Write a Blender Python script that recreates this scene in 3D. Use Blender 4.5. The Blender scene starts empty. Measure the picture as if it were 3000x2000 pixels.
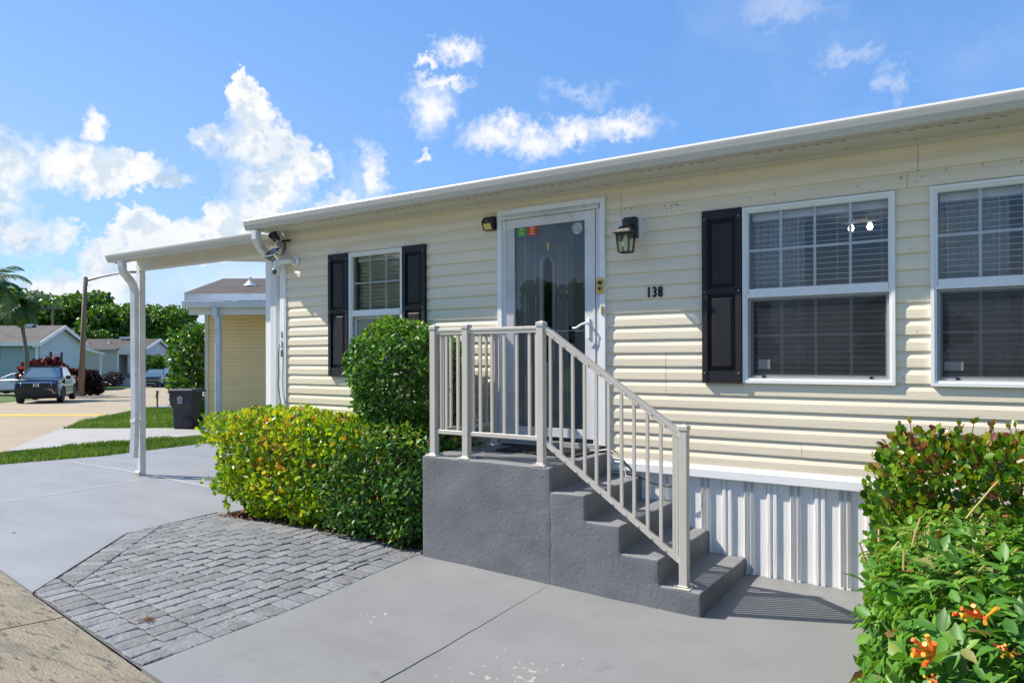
import bpy, bmesh, math, random
import numpy as np
from mathutils import Vector, Matrix, noise

scene = bpy.context.scene
COL = scene.collection
rng = np.random.default_rng(7)
random.seed(7)

# ---------------------------------------------------------------- camera
YAW, PITCH, ROLL, EYE = 0.588337526, 9.16e-4, 3.27e-3, 1.56
def cam_basis():
    F = Vector((-math.sin(YAW), math.cos(YAW), 0)); R = Vector((math.cos(YAW), math.sin(YAW), 0)); D = Vector((0, 0, -1))
    F2 = F*math.cos(PITCH) - D*math.sin(PITCH); D2 = D*math.cos(PITCH) + F*math.sin(PITCH)
    R2 = R*math.cos(ROLL) + D2*math.sin(ROLL); D3 = D2*math.cos(ROLL) - R*math.sin(ROLL)
    return R2, D3, F2
r_, d_, f_ = cam_basis()
cam = bpy.data.objects.new('camera', bpy.data.cameras.new('camera'))
COL.objects.link(cam)
mw = Matrix.Identity(4)
for i in range(3):
    mw[i][0] = r_[i]; mw[i][1] = -d_[i]; mw[i][2] = -f_[i]
mw[2][3] = EYE
cam.matrix_world = mw
cam.data.sensor_width = 36.0
cam.data.lens = 36.0*2135.5/3000
cam.data.shift_y = 42.67/3000
cam.data.clip_start = 0.05; cam.data.clip_end = 5000
scene.camera = cam

# ---------------------------------------------------------------- light and exposure
SUN_L = Vector((1.0, 0.376, -1.065)).normalized()           # the way the sunlight travels
SUN_STRENGTH, SKY_STRENGTH, EXPOSURE = 5.0, 0.105, 0.70
scene.view_settings.view_transform = 'Standard'
try: scene.view_settings.look = 'None'
except Exception: pass
scene.view_settings.exposure = EXPOSURE; scene.view_settings.gamma = 1.0
scene.view_settings.use_curve_mapping = False
sl = bpy.data.lights.new('sun', 'SUN'); sl.energy = SUN_STRENGTH; sl.angle = math.radians(0.5); sl.color = (1.0, 0.93, 0.82)
sun = bpy.data.objects.new('sun', sl); COL.objects.link(sun)
sun.rotation_euler = SUN_L.to_track_quat('-Z', 'Y').to_euler(); sun.location = (-20, -8, 24)

# ---------------------------------------------------------------- sky: Nishita plus clouds placed by azimuth / elevation
def build_world():
    w = bpy.data.worlds.new('World'); scene.world = w; w.use_nodes = True
    nt = w.node_tree; N = nt.nodes; L = nt.links; N.clear()
    def n(t, **k):
        x = N.new(t)
        for a, b in k.items(): setattr(x, a, b)
        return x
    def setin(node, i, v):
        if isinstance(v, bpy.types.NodeSocket): L.new(v, node.inputs[i])
        else: node.inputs[i].default_value = v
    def m(op, a, b=None, c=None, clamp=False):
        x = n('ShaderNodeMath', operation=op); x.use_clamp = clamp
        setin(x, 0, a)
        if b is not None: setin(x, 1, b)
        if c is not None: setin(x, 2, c)
        return x.outputs[0]
    def vm(op, a, b=None):
        x = n('ShaderNodeVectorMath', operation=op); setin(x, 0, a)
        if b is not None: setin(x, 1, b)
        return x
    def ss(v, lo, hi, a=0.0, b=1.0):
        x = n('ShaderNodeMapRange', interpolation_type='SMOOTHSTEP')
        setin(x, 0, v); setin(x, 1, lo); setin(x, 2, hi); setin(x, 3, a); setin(x, 4, b)
        return x.outputs[0]
    def nz(vec, scale, detail=4, rough=.55):
        x = n('ShaderNodeTexNoise'); x.inputs['Scale'].default_value = scale
        x.inputs['Detail'].default_value = detail; x.inputs['Roughness'].default_value = rough
        L.new(vec, x.inputs['Vector']); return x
    def mixc(f, a, b):
        x = n('ShaderNodeMix', data_type='RGBA')
        setin(x, 0, f); setin(x, 6, a); setin(x, 7, b); return x.outputs[2]
    sky = n('ShaderNodeTexSky', sky_type='NISHITA')
    sky.sun_disc = False
    sky.sun_elevation = math.asin(-SUN_L.z)
    sky.sun_rotation = math.atan2(-SUN_L.x, -SUN_L.y) % (2*math.pi)
    sky.air_density = 1.0; sky.dust_density = 0.05; sky.ozone_density = 3.5; sky.altitude = 0
    tc = n('ShaderNodeTexCoord'); d = vm('NORMALIZE', tc.outputs['Generated']).outputs[0]
    sp = n('ShaderNodeSeparateXYZ'); L.new(d, sp.inputs[0])
    az = m('MULTIPLY', m('ARCTAN2', sp.outputs[0], sp.outputs[1]), 57.29578)
    el = m('MULTIPLY', m('ARCSINE', sp.outputs[2]), 57.29578)
    cx = n('ShaderNodeCombineXYZ'); L.new(az, cx.inputs[0]); L.new(el, cx.inputs[1])
    # billows: the blob coordinates are bent by noise at three sizes
    w1 = vm('SUBTRACT', nz(d, 14, 3).outputs['Color'], (.5, .5, .5)).outputs[0]
    w2 = vm('SUBTRACT', nz(d, 55, 7, .6).outputs['Color'], (.5, .5, .5)).outputs[0]
    w3 = vm('SUBTRACT', nz(d, 120, 6, .6).outputs['Color'], (.5, .5, .5)).outputs[0]
    def bent(a, b):
        p = vm('ADD', cx.outputs[0], vm('MULTIPLY', w1, (a, a, 0)).outputs[0]).outputs[0]
        p = vm('ADD', p, vm('MULTIPLY', w2, (b, b, 0)).outputs[0]).outputs[0]
        return vm('ADD', p, vm('MULTIPLY', w3, (b*.55, b*.55, 0)).outputs[0]).outputs[0]
    def field(blobs, p):
        f = None
        for a, e, ra, re in blobs:
            q = vm('MULTIPLY', vm('SUBTRACT', p, (a, e, 0)).outputs[0], (1/ra, 1/re, 0)).outputs[0]
            v = m('SUBTRACT', 1.0, vm('LENGTH', q).outputs['Value'])
            f = v if f is None else m('MAXIMUM', f, v)
        return f
    cum = [(-54.2, 18.9, 1.2, 1.4), (-53.2, 17.4, 2.0, 1.7), (-52.9, 15.2, 4.4, 2.4), (-56.0, 15.6, 2.2, 1.4), (-49.4, 14.4, 1.9, 1.6),
           (-52.0, 12.6, 3.9, 3.0), (-52.6, 9.9, 4.4, 3.0), (-60.6, 8.6, 2.4, 2.2), (-62.6, 6.4, 2.4, 2.2), (-56.2, 8.4, 3.6, 1.9),
           (-56.0, 10.3, 1.4, 1.2), (-46.4, 10.6, 3.6, 2.2), (-41.8, 11.2, 3.6, 1.6), (-68.6, 12.6, 3.6, 2.6), (-69.4, 10.0, 3.2, 2.4), (-63.5, 15.4, 1.1, 1.4),
           (-64.6, 12.6, 4.2, 2.2), (-60.9, 12.9, 3.2, 1.4), (-58.4, 12.5, 1.8, .8), (-72.0, 9.0, 4.0, 4.4), (-67.6, 8.0, 3.4, 1.8), (-66, 4.5, 5.5, 1.8)]
    f1 = field(cum, bent(2.0, 2.2))
    soft = ss(nz(d, 7, 3).outputs['Fac'], .36, .64, .22, .85)
    m1 = n('ShaderNodeMapRange', interpolation_type='SMOOTHSTEP'); L.new(f1, m1.inputs[0]); m1.inputs[1].default_value = -.04; L.new(soft, m1.inputs[2]); m1 = m1.outputs[0]
    wis = [(-40.0, 18.6, 1.9, 2.0), (-39.2, 20.6, 2.4, .8), (-37.9, 22.8, 1.9, 1.0), (-40.2, 22.0, 1.0, .5), (-35.0, 16.7, 2.7, 1.4), (-31.6, 16.3, 2.8, 1.4), (-28.6, 17.0, 2.2, 1.3),
           (-25.0, 17.4, 3.4, 1.2), (-33.6, 17.6, 1.6, .8), (-44.5, 13.8, 1.3, 2.4), (-40.5, 15.5, .6, .4)]
    f2 = field(wis, bent(2.6, 2.6))
    m2 = m('MULTIPLY', ss(f2, -.25, .95), .95)
    faint = [(-28.0, 20.0, 4.0, .9), (-13.0, 24.0, 5.0, 1.4), (-9.0, 20.0, 2.4, 1.0), (-6.5, 18.5, 1.0, 1.4), (-46.4, 13.2, 2.2, 2.4)]
    m2 = m('MAXIMUM', m2, m('MULTIPLY', ss(field(faint, bent(5.0, 3.0)), -.2, 1.2), .36))
    # thin veil low on the left and a hazy band along the horizon
    veil = m('MULTIPLY', m('MULTIPLY', ss(el, 12.0, 1.5), ss(nz(d, 6, 6, .6).outputs['Fac'], .30, .64)), .80)
    pale = m('MULTIPLY', m('MULTIPLY', ss(az, -20, -80), ss(el, 34, 8)), .16)
    veil2 = m('MULTIPLY', ss(nz(d, 4.2, 6, .62).outputs['Fac'], .48, .80), .16)
    m3 = m('MAXIMUM', m('MAXIMUM', veil, pale), veil2)
    # the rest of the sky carries the same sort of scattered cumulus
    off = ss(m('ABSOLUTE', m('ADD', az, 33.0)), 44, 56)
    g = ss(nz(d, 5.0, 7, .58).outputs['Fac'], .56, .66)
    mg = m('MULTIPLY', m('MULTIPLY', g, off), ss(el, 60, 22))
    cover = m('MAXIMUM', m('MAXIMUM', m1, m2), m('MAXIMUM', m3, mg), clamp=True)
    # cloud tone: lit from the upper left, blue grey bodies and undersides
    toward = vm('NORMALIZE', (-SUN_L.x, -SUN_L.y, -SUN_L.z)).outputs[0]
    d2 = vm('ADD', d, vm('SCALE', toward).outputs[0]); sc_ = d2.inputs[1].links[0].from_node; sc_.inputs['Scale'].default_value = .018
    rel = m('SUBTRACT', nz(d, 24, 6, .55).outputs['Fac'], nz(d2.outputs[0], 24, 6, .55).outputs['Fac'])
    rel2 = m('SUBTRACT', nz(d, 62, 4, .55).outputs['Fac'], nz(d2.outputs[0], 62, 4, .55).outputs['Fac'])
    relief = ss(m('ADD', rel, m('MULTIPLY', rel2, .5)), .10, -.14)
    body = m('MULTIPLY', ss(f1, .12, .55), m('ADD', m('MULTIPLY', relief, .65), m('MULTIPLY', ss(nz(d, 11, 4).outputs['Fac'], .42, .62), .45)))
    low = m('MULTIPLY', ss(el, 11, 3), ss(nz(d, 9, 4).outputs['Fac'], .40, .62))
    tone = m('MAXIMUM', body, m('MULTIPLY', low, .8), clamp=True)
    white = (6.0, 6.0, 6.0, 1); grey = (3.1, 4.05, 5.1, 1)
    cloud = mixc(tone, white, grey)
    gain = n('ShaderNodeMix', data_type='RGBA', blend_type='MULTIPLY'); gain.inputs[0].default_value = 1
    L.new(sky.outputs[0], gain.inputs[6]); gain.inputs[7].default_value = (.88, 1.04, 1.14, 1)
    clear = mixc(.55, gain.outputs[2], (1.08, 2.52, 5.7, 1))      # a deeper, more even blue, as the photograph has it
    out = mixc(cover, clear, cloud)
    bg = n('ShaderNodeBackground'); L.new(out, bg.inputs[0]); bg.inputs[1].default_value = SKY_STRENGTH
    o = n('ShaderNodeOutputWorld'); L.new(bg.outputs[0], o.inputs[0])
build_world()
scene.cycles.max_bounces = 6; scene.cycles.transparent_max_bounces = 12
scene.cycles.diffuse_bounces = 3; scene.cycles.glossy_bounces = 3

# ---------------------------------------------------------------- materials
def M(name, col, rough=.6, metal=0., nzs=None, bump=None, coat=0., spec=.5, emis=None, stain=None, trans=0.):
    """col linear rgb; nzs=(scale, low, high) natural unevenness of the colour; bump=(scale, strength, detail);
    stain=(scale, threshold, width, rgb) marks with a shape of their own"""
    mt = bpy.data.materials.new(name); mt.use_nodes = True
    nt = mt.node_tree; N = nt.nodes; L = nt.links
    b = N['Principled BSDF']
    b.inputs['Base Color'].default_value = (*col, 1); b.inputs['Roughness'].default_value = rough
    b.inputs['Metallic'].default_value = metal; b.inputs['Specular IOR Level'].default_value = spec
    b.inputs['Coat Weight'].default_value = coat; b.inputs['Coat Roughness'].default_value = .06
    if emis: b.inputs['Emission Color'].default_value = (*emis[0], 1); b.inputs['Emission Strength'].default_value = emis[1]
    geo = N.new('ShaderNodeNewGeometry')
    def pos(scale):
        mp = N.new('ShaderNodeMapping'); mp.vector_type = 'POINT'
        s = scale if isinstance(scale, tuple) else (scale,)*3
        mp.inputs['Scale'].default_value = s; L.new(geo.outputs['Position'], mp.inputs[0]); return mp.outputs[0]
    def nz(scale, detail=4, rough=.6):
        x = N.new('ShaderNodeTexNoise'); x.inputs['Scale'].default_value = 1.0
        x.inputs['Detail'].default_value = detail; x.inputs['Roughness'].default_value = rough
        L.new(pos(scale), x.inputs['Vector']); return x.outputs['Fac']
    cur = None
    if nzs:
        mr = N.new('ShaderNodeMapRange'); L.new(nz(nzs[0]), mr.inputs[0])
        mr.inputs[1].default_value = .3; mr.inputs[2].default_value = .7; mr.inputs[3].default_value = nzs[1]; mr.inputs[4].default_value = nzs[2]
        mx = N.new('ShaderNodeVectorMath'); mx.operation = 'SCALE'; mx.inputs[0].default_value = col; L.new(mr.outputs[0], mx.inputs['Scale'])
        cur = mx.outputs[0]
    for st in (stain or []):
        mr = N.new('ShaderNodeMapRange'); L.new(nz(st[0], 6, .65), mr.inputs[0]); mr.interpolation_type = 'SMOOTHSTEP'
        mr.inputs[1].default_value = st[1]; mr.inputs[2].default_value = st[1]+st[2]
        mr.inputs[4].default_value = st[4] if len(st) > 4 else 1.0
        mx = N.new('ShaderNodeMix'); mx.data_type = 'RGBA'; L.new(mr.outputs[0], mx.inputs[0])
        if cur is not None: L.new(cur, mx.inputs[6])
        else: mx.inputs[6].default_value = (*col, 1)
        mx.inputs[7].default_value = (*st[3], 1); cur = mx.outputs[2]
    if cur is not None: L.new(cur, b.inputs['Base Color'])
    if bump:
        bp = N.new('ShaderNodeBump'); bp.inputs['Strength'].default_value = bump[1]; bp.inputs['Distance'].default_value = .02
        L.new(nz(bump[0], bump[2] if len(bump) > 2 else 4), bp.inputs['Height']); L.new(bp.outputs[0], b.inputs['Normal'])
    return mt

def leaf_mat(name, ramp, rough=.38, trans=.30, by_object=False, tgain=1.6):
    """each leaf has its own tint: the mesh attribute 'tint', or the object's random number for single leaves"""
    mt = bpy.data.materials.new(name); mt.use_nodes = True
    nt = mt.node_tree; N = nt.nodes; L = nt.links
    b = N['Principled BSDF']; out = N['Material Output']
    if by_object: src = N.new('ShaderNodeObjectInfo').outputs['Random']
    else:
        a = N.new('ShaderNodeAttribute'); a.attribute_name = 'tint'; src = a.outputs['Fac']
    cr = N.new('ShaderNodeValToRGB'); L.new(src, cr.inputs[0])
    e = cr.color_ramp.elements
    while len(e) < len(ramp): e.new(.5)
    for k, (p, c) in enumerate(ramp): e[k].position = p; e[k].color = (*c, 1)
    L.new(cr.outputs[0], b.inputs['Base Color']); b.inputs['Roughness'].default_value = rough
    b.inputs['Specular IOR Level'].default_value = .45
    tr = N.new('ShaderNodeBsdfTranslucent')
    g = N.new('ShaderNodeVectorMath'); g.operation = 'MULTIPLY'; L.new(cr.outputs[0], g.inputs[0]); g.inputs[1].default_value = (tgain, tgain, tgain*.5)
    L.new(g.outputs[0], tr.inputs[0])
    mx = N.new('ShaderNodeMixShader'); mx.inputs[0].default_value = trans
    L.new(b.outputs[0], mx.inputs[1]); L.new(tr.outputs[0], mx.inputs[2]); L.new(mx.outputs[0], out.inputs[0])
    return mt

def glass_mat(name, tint=(.9, .93, .95), base=.06, gain=1.6):
    mt = bpy.data.materials.new(name); mt.use_nodes = True
    nt = mt.node_tree; N = nt.nodes; L = nt.links; N.clear()
    o = N.new('ShaderNodeOutputMaterial'); t = N.new('ShaderNodeBsdfTransparent'); t.inputs[0].default_value = (*tint, 1)
    g = N.new('ShaderNodeBsdfGlossy'); g.inputs['Roughness'].default_value = .01; g.inputs[0].default_value = (1, 1, 1, 1)
    fr = N.new('ShaderNodeFresnel'); fr.inputs[0].default_value = 1.5
    ma = N.new('ShaderNodeMath'); ma.operation = 'MULTIPLY_ADD'; ma.use_clamp = True
    L.new(fr.outputs[0], ma.inputs[0]); ma.inputs[1].default_value = gain; ma.inputs[2].default_value = base
    mx = N.new('ShaderNodeMixShader'); L.new(ma.outputs[0], mx.inputs[0]); L.new(t.outputs[0], mx.inputs[1]); L.new(g.outputs[0], mx.inputs[2])
    L.new(mx.outputs[0], o.inputs[0]); return mt

def screen_mat(name, col, cover):
    mt = bpy.data.materials.new(name); mt.use_nodes = True
    nt = mt.node_tree; N = nt.nodes; L = nt.links; N.clear()
    o = N.new('ShaderNodeOutputMaterial'); t = N.new('ShaderNodeBsdfTransparent'); d = N.new('ShaderNodeBsdfDiffuse'); d.inputs[0].default_value = (*col, 1)
    mx = N.new('ShaderNodeMixShader'); mx.inputs[0].default_value = cover
    L.new(t.outputs[0], mx.inputs[1]); L.new(d.outputs[0], mx.inputs[2]); L.new(mx.outputs[0], o.inputs[0]); return mt

def s2l(r, g, b):
    f = lambda c: (c/255/12.92) if c/255 <= .04045 else ((c/255+.055)/1.055)**2.4
    return (f(r), f(g), f(b))

CREAM = M('cream_vinyl', (.76, .665, .505), .45, nzs=((1.2, 1, 9), .95, 1.05), bump=((4, 30, 120), .10, 3))
WHITE = M('white_trim', (.78, .78, .77), .4, nzs=(2.0, .95, 1.03))
WHITEW = M('weathered_white', (.66, .66, .65), .5, nzs=(3.0, .86, 1.08), stain=[((9, 9, 5), .60, .06, (.40, .40, .38), .7)])
BEIGE = M('beige_aluminium', (.51, .47, .41), .45, nzs=(4, .96, 1.04))
GUTTER = M('gutter_white', (.52, .50, .455), .4, nzs=((.7, 3, 6), .94, 1.03))
SOFFIT = M('soffit_white', (.64, .62, .57), .6, nzs=((.5, 2, 6), .92, 1.04))
BLACKPL = M('black_shutter', (.013, .0115, .015), .5, bump=((60, 60, 8), .05, 3), spec=.35)
SCREW = M('screw_steel', (.55, .52, .45), .35, metal=.8)
STUCCO = M('grey_painted_stucco', (.152, .155, .160), .62, stain=[((14, 14, 20), .66, .03, (.23, .23, .235), .55), ((2.2, 2.2, 5), .58, .12, (.115, .118, .12), .6)], nzs=((3, 3, 4), .84, 1.10), bump=((55, 55, 42), .24, 7))
STEPTOP = M('grey_painted_tread', (.19, .195, .20), .6, nzs=((5, 5, 5), .88, 1.08), bump=(60, .15, 4))
BLACK = M('black_plastic', (.012, .012, .013), .4)
BLACKM = M('black_metal', (.014, .012, .012), .45, bump=(70, .08, 3))
DARK = M('dark_interior', (.05, .05, .05), .8)
ROOM = M('room_paint', (.62, .62, .61), .9)
GLASS = glass_mat('window_glass', base=.01, gain=1.3)
DGLASS = glass_mat('storm_door_glass', tint=(.93, .94, .95), base=.005, gain=1.2)
LGLASS = glass_mat('lantern_glass', tint=(.93, .95, .93), base=.03, gain=.8)
SCREEN = screen_mat('insect_screen', (.05, .05, .055), .52)
BRASS = M('brass', (.55, .38, .10), .3, metal=.9)
CHROME = M('chrome', (.75, .76, .78), .12, metal=1.)
RUBBER = M('rubber', (.018, .018, .019), .7)
MATM = M('rubber_mat', (.012, .012, .014), .85, bump=(120, .5, 2))
PAPER = M('pale_print', (.75, .76, .74), .6)

# ---------------------------------------------------------------- mesh helpers
class MB:
    """collects plain geometry; build() links it as one mesh object"""
    def __init__(s): s.v = []; s.f = []; s.m = []; s.mi = 0
    def add(s, vs, fs):
        b = len(s.v); s.v += [tuple(p) for p in vs]
        for f in fs: s.f.append(tuple(b+i for i in f)); s.m.append(s.mi)
        return s
    def box(s, x0, x1, y0, y1, z0, z1):
        return s.add([(x0,y0,z0),(x1,y0,z0),(x1,y1,z0),(x0,y1,z0),(x0,y0,z1),(x1,y0,z1),(x1,y1,z1),(x0,y1,z1)],
                     [(3,2,1,0),(4,5,6,7),(0,1,5,4),(1,2,6,5),(2,3,7,6),(3,0,4,7)])
    def bbox(s, x0, x1, y0, y1, z0, z1, b=.004):
        """box with chamfered edges"""
        bm = bmesh.new(); bmesh.ops.create_cube(bm, size=1)
        for v in bm.verts: v.co = Vector(((x0+x1)/2+v.co.x*(x1-x0), (y0+y1)/2+v.co.y*(y1-y0), (z0+z1)/2+v.co.z*(z1-z0)))
        bmesh.ops.bevel(bm, geom=list(bm.edges), offset=b, segments=1, affect='EDGES')
        return s.bm(bm)
    def bm(s, bm, mat=None):
        bm.verts.index_update()
        s.add([(mat @ v.co) if mat else v.co.copy() for v in bm.verts], [[v.index for v in f.verts] for f in bm.faces]); bm.free(); return s
    def prism(s, prof, axis, a, b):
        """closed 2D outline swept from a to b; axis x: prof=(y,z); y: (x,z); z: (x,y)"""
        n = len(prof)
        P = {'x': lambda t, p: (t, p[0], p[1]), 'y': lambda t, p: (p[0], t, p[1]), 'z': lambda t, p: (p[0], p[1], t)}[axis]
        vs = [P(a, p) for p in prof]+[P(b, p) for p in prof]
        fs = [(i, (i+1) % n, n+(i+1) % n, n+i) for i in range(n)]+[tuple(range(n-1, -1, -1)), tuple(range(n, 2*n))]
        return s.add(vs, fs)
    def strip(s, prof, axis, a, b):
        """open 2D profile swept (no caps)"""
        n = len(prof); P = {'x': lambda t, p: (t, p[0], p[1]), 'z': lambda t, p: (p[0], p[1], t), 'y': lambda t, p: (p[0], t, p[1])}[axis]
        return s.add([P(a, p) for p in prof]+[P(b, p) for p in prof], [(i, i+1, n+i+1, n+i) for i in range(n-1)])
    def quad(s, *p): return s.add(p, [tuple(range(len(p)))])
    def tube(s, pts, r, n=8, cap=True):
        pts = [Vector(p) for p in pts]; R = r if hasattr(r, '__len__') else [r]*len(pts)
        vs = []; up = Vector((.13, .21, .97))
        for i, p in enumerate(pts):
            t = (pts[min(i+1, len(pts)-1)]-pts[max(i-1, 0)]).normalized()
            if abs(t.dot(up)) > .95: u = t.cross(Vector((1, 0, 0))).normalized()
            else: u = t.cross(up).normalized()
            w = t.cross(u)
            for k in range(n):
                a = 2*math.pi*k/n; vs.append(p+(u*math.cos(a)+w*math.sin(a))*R[i])
        fs = [(i*n+k, i*n+(k+1) % n, (i+1)*n+(k+1) % n, (i+1)*n+k) for i in range(len(pts)-1) for k in range(n)]
        if cap: fs += [tuple(range(n-1, -1, -1)), tuple(range((len(pts)-1)*n, len(pts)*n))]
        return s.add(vs, fs)
    def rtube(s, pts, hw, hh, side, b=.25):
        """rectangular pipe with ribbed-looking chamfers along a path; side = width direction"""
        pts = [Vector(p) for p in pts]; side = Vector(side).normalized(); vs = []
        oc = [(-1, -1+b), (-1, 1-b), (-1+b, 1), (1-b, 1), (1, 1-b), (1, -1+b), (1-b, -1), (-1+b, -1)]
        for i, p in enumerate(pts):
            t = (pts[min(i+1, len(pts)-1)]-pts[max(i-1, 0)]).normalized(); w = side.cross(t).normalized()
            for a, c in oc: vs.append(p+side*a*hw+w*c*hh)
        n = 8
        fs = [(i*n+k, i*n+(k+1) % n, (i+1)*n+(k+1) % n, (i+1)*n+k) for i in range(len(pts)-1) for k in range(n)]
        fs += [tuple(range(n-1, -1, -1)), tuple(range((len(pts)-1)*n, len(pts)*n))]
        return s.add(vs, fs)
    def lathe(s, prof, c, axis='z', n=16):
        """prof=(radius, height) list round c"""
        vs = []
        for r, h in prof:
            for k in range(n):
                a = 2*math.pi*k/n; x, y = r*math.cos(a), r*math.sin(a)
                p = {'z': (x, y, h), 'y': (x, h, y), 'x': (h, x, y)}[axis]
                vs.append((c[0]+p[0], c[1]+p[1], c[2]+p[2]))
        m_ = len(prof)
        fs = [(i*n+k, i*n+(k+1) % n, (i+1)*n+(k+1) % n, (i+1)*n+k) for i in range(m_-1) for k in range(n)]
        fs += [tuple(range(n-1, -1, -1)), tuple(range((m_-1)*n, m_*n))]
        return s.add(vs, fs)
    def ring(s, x0, x1, z0, z1, t, y0, y1):
        """rectangular frame in the XZ plane"""
        s.box(x0, x1, y0, y1, z1-t, z1); s.box(x0, x1, y0, y1, z0, z0+t)
        s.box(x0, x0+t, y0, y1, z0+t, z1-t); s.box(x1-t, x1, y0, y1, z0+t, z1-t); return s
    def mesh(s, name, mats, off=(0, 0, 0), smooth=False):
        me = bpy.data.meshes.new(name)
        me.from_pydata([(v[0]-off[0], v[1]-off[1], v[2]-off[2]) for v in s.v], [], s.f)
        for m_ in (mats if isinstance(mats, (list, tuple)) else [mats]): me.materials.append(m_)
        if any(s.m): me.polygons.foreach_set('material_index', s.m)
        if smooth: me.polygons.foreach_set('use_smooth', [True]*len(me.polygons))
        me.update(); return me

ORG = {}
def thing(name, label, cat, loc=(0, 0, 0), rz=0., group=None):
    o = bpy.data.objects.new(name, None); COL.objects.link(o); o.empty_display_size = .2
    o.location = loc; o.rotation_euler = (0, 0, rz); o['label'] = label; o['category'] = cat
    if group: o['group'] = group
    ORG[o.name] = tuple(loc); return o
def part(name, mb, mats, parent=None, smooth=False, local=False):
    """links mb under parent; mb holds world coordinates unless local"""
    off = (0, 0, 0) if (local or parent is None) else ORG[parent.name]
    me = mb.mesh(name, mats, off, smooth) if isinstance(mb, MB) else mb
    o = bpy.data.objects.new(name, me); COL.objects.link(o)
    if parent is not None: o.parent = parent; ORG[o.name] = ORG[parent.name]
    return o
def inst(name, me, parent, loc=(0, 0, 0), mat4=None):
    o = bpy.data.objects.new(name, me); COL.objects.link(o)
    if parent is not None: o.parent = parent; ORG[o.name] = ORG[parent.name]
    if mat4 is not None: o.matrix_local = mat4
    else: o.location = loc
    return o
def tag(o, label=None, cat=None, group=None, kind=None):
    if label: o['label'] = label
    if cat: o['category'] = cat
    if group: o['group'] = group
    if kind: o['kind'] = kind
    return o
def text_mb(s, size, ext=.001):
    """flat lettering as geometry, centred on the origin in XY"""
    cu = bpy.data.curves.new('t', 'FONT'); cu.body = s; cu.size = size; cu.extrude = ext; cu.align_x = 'CENTER'; cu.align_y = 'CENTER'; cu.resolution_u = 3
    o = bpy.data.objects.new('t', cu); COL.objects.link(o)
    dg = bpy.context.evaluated_depsgraph_get(); me = bpy.data.meshes.new_from_object(o.evaluated_get(dg))
    vs = [v.co.copy() for v in me.vertices]; fs = [tuple(p.vertices) for p in me.polygons]
    bpy.data.objects.remove(o); bpy.data.curves.remove(cu); bpy.data.meshes.remove(me)
    return vs, fs
def put_text(mb, s, size, c, ux=(1, 0, 0), uy=(0, 0, 1), sx=1., bold=0., ext=.001):
    vs, fs = text_mb(s, size, ext); ux = Vector(ux); uy = Vector(uy); uz = ux.cross(uy); c = Vector(c)
    for k in ([0.] if not bold else [-bold, 0, bold]):
        mb.add([c+ux*(v.x*sx+k)+uy*v.y+uz*(v.z+abs(k)*.02) for v in vs], fs)
    return mb

# street frame: u to the right of the camera's heading, w away from it; the street falls gently away
SR = Vector((math.cos(YAW), math.sin(YAW), 0)); SF = Vector((-math.sin(YAW), math.cos(YAW), 0))
def gz(w): return 0. if w < 10 else (-.022*(w-10) if w < 45 else (-.77-.008*(w-45) if w < 140 else -1.53))
def S(u, w, z=None):
    p = SR*u+SF*w; return Vector((p.x, p.y, gz(w) if z is None else z))
def sst(x): x = min(1, max(0, x)); return x*x*(3-2*x)
def hz(x, y):
    """the slab rises a few centimetres towards the wall and the hedge"""
    return max(.045*sst((-1.5-x)/2.2)*sst((y-2.9)/1.4)*sst((x+6.6)/1.6), .036*sst((y-4.25)/.95)*sst((x+3.2)/1.2))
def sheet(name, pts, off, mat, thick=0., wave=0., world=True, rise=False):
    bm = bmesh.new()
    P = [Vector((p[0], p[1], 0)) if world else S(p[0], p[1], 0) for p in pts]
    if wave:
        Q = []
        for i, p in enumerate(P):
            q = P[(i+1) % len(P)]; n_ = max(1, int((q-p).length/.12)) if (q-p).length < 8 else 1
            for k in range(n_):
                x = p.lerp(q, k/n_)
                Q.append(x if k == 0 else x+Vector((noise.noise(x*7)*wave, noise.noise(x*7+Vector((9, 3, 0)))*wave, 0)))
        P = Q
    f = bm.faces.new([bm.verts.new(p) for p in P])
    for wc in (10, 20, 30, 45, 140):
        bmesh.ops.bisect_plane(bm, geom=list(bm.verts)+list(bm.edges)+list(bm.faces), plane_co=SF*wc, plane_no=SF)
    if rise:
        for ax, vals in ((Vector((1, 0, 0)), np.arange(-6.4, 2, .4)), (Vector((0, 1, 0)), np.arange(2.9, 5.5, .2))):
            for q in vals: bmesh.ops.bisect_plane(bm, geom=list(bm.verts)+list(bm.edges)+list(bm.faces), plane_co=ax*float(q), plane_no=ax)
    bmesh.ops.triangulate(bm, faces=[f for f in bm.faces if len(f.verts) > 4])
    for v in bm.verts: v.co.z = gz(v.co.dot(SF))+off+(hz(v.co.x, v.co.y) if rise else 0)
    bm.normal_update()
    for f in bm.faces:
        if f.normal.z < 0: f.normal_flip()
    if thick:
        bnd = [e for e in bm.edges if e.is_boundary]
        r = bmesh.ops.extrude_edge_only(bm, edges=bnd)
        for v in r['geom']:
            if isinstance(v, bmesh.types.BMVert): v.co.z -= thick
    mb = MB().bm(bm); o = part(name, mb, mat); o['kind'] = 'structure'; return o

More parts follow.
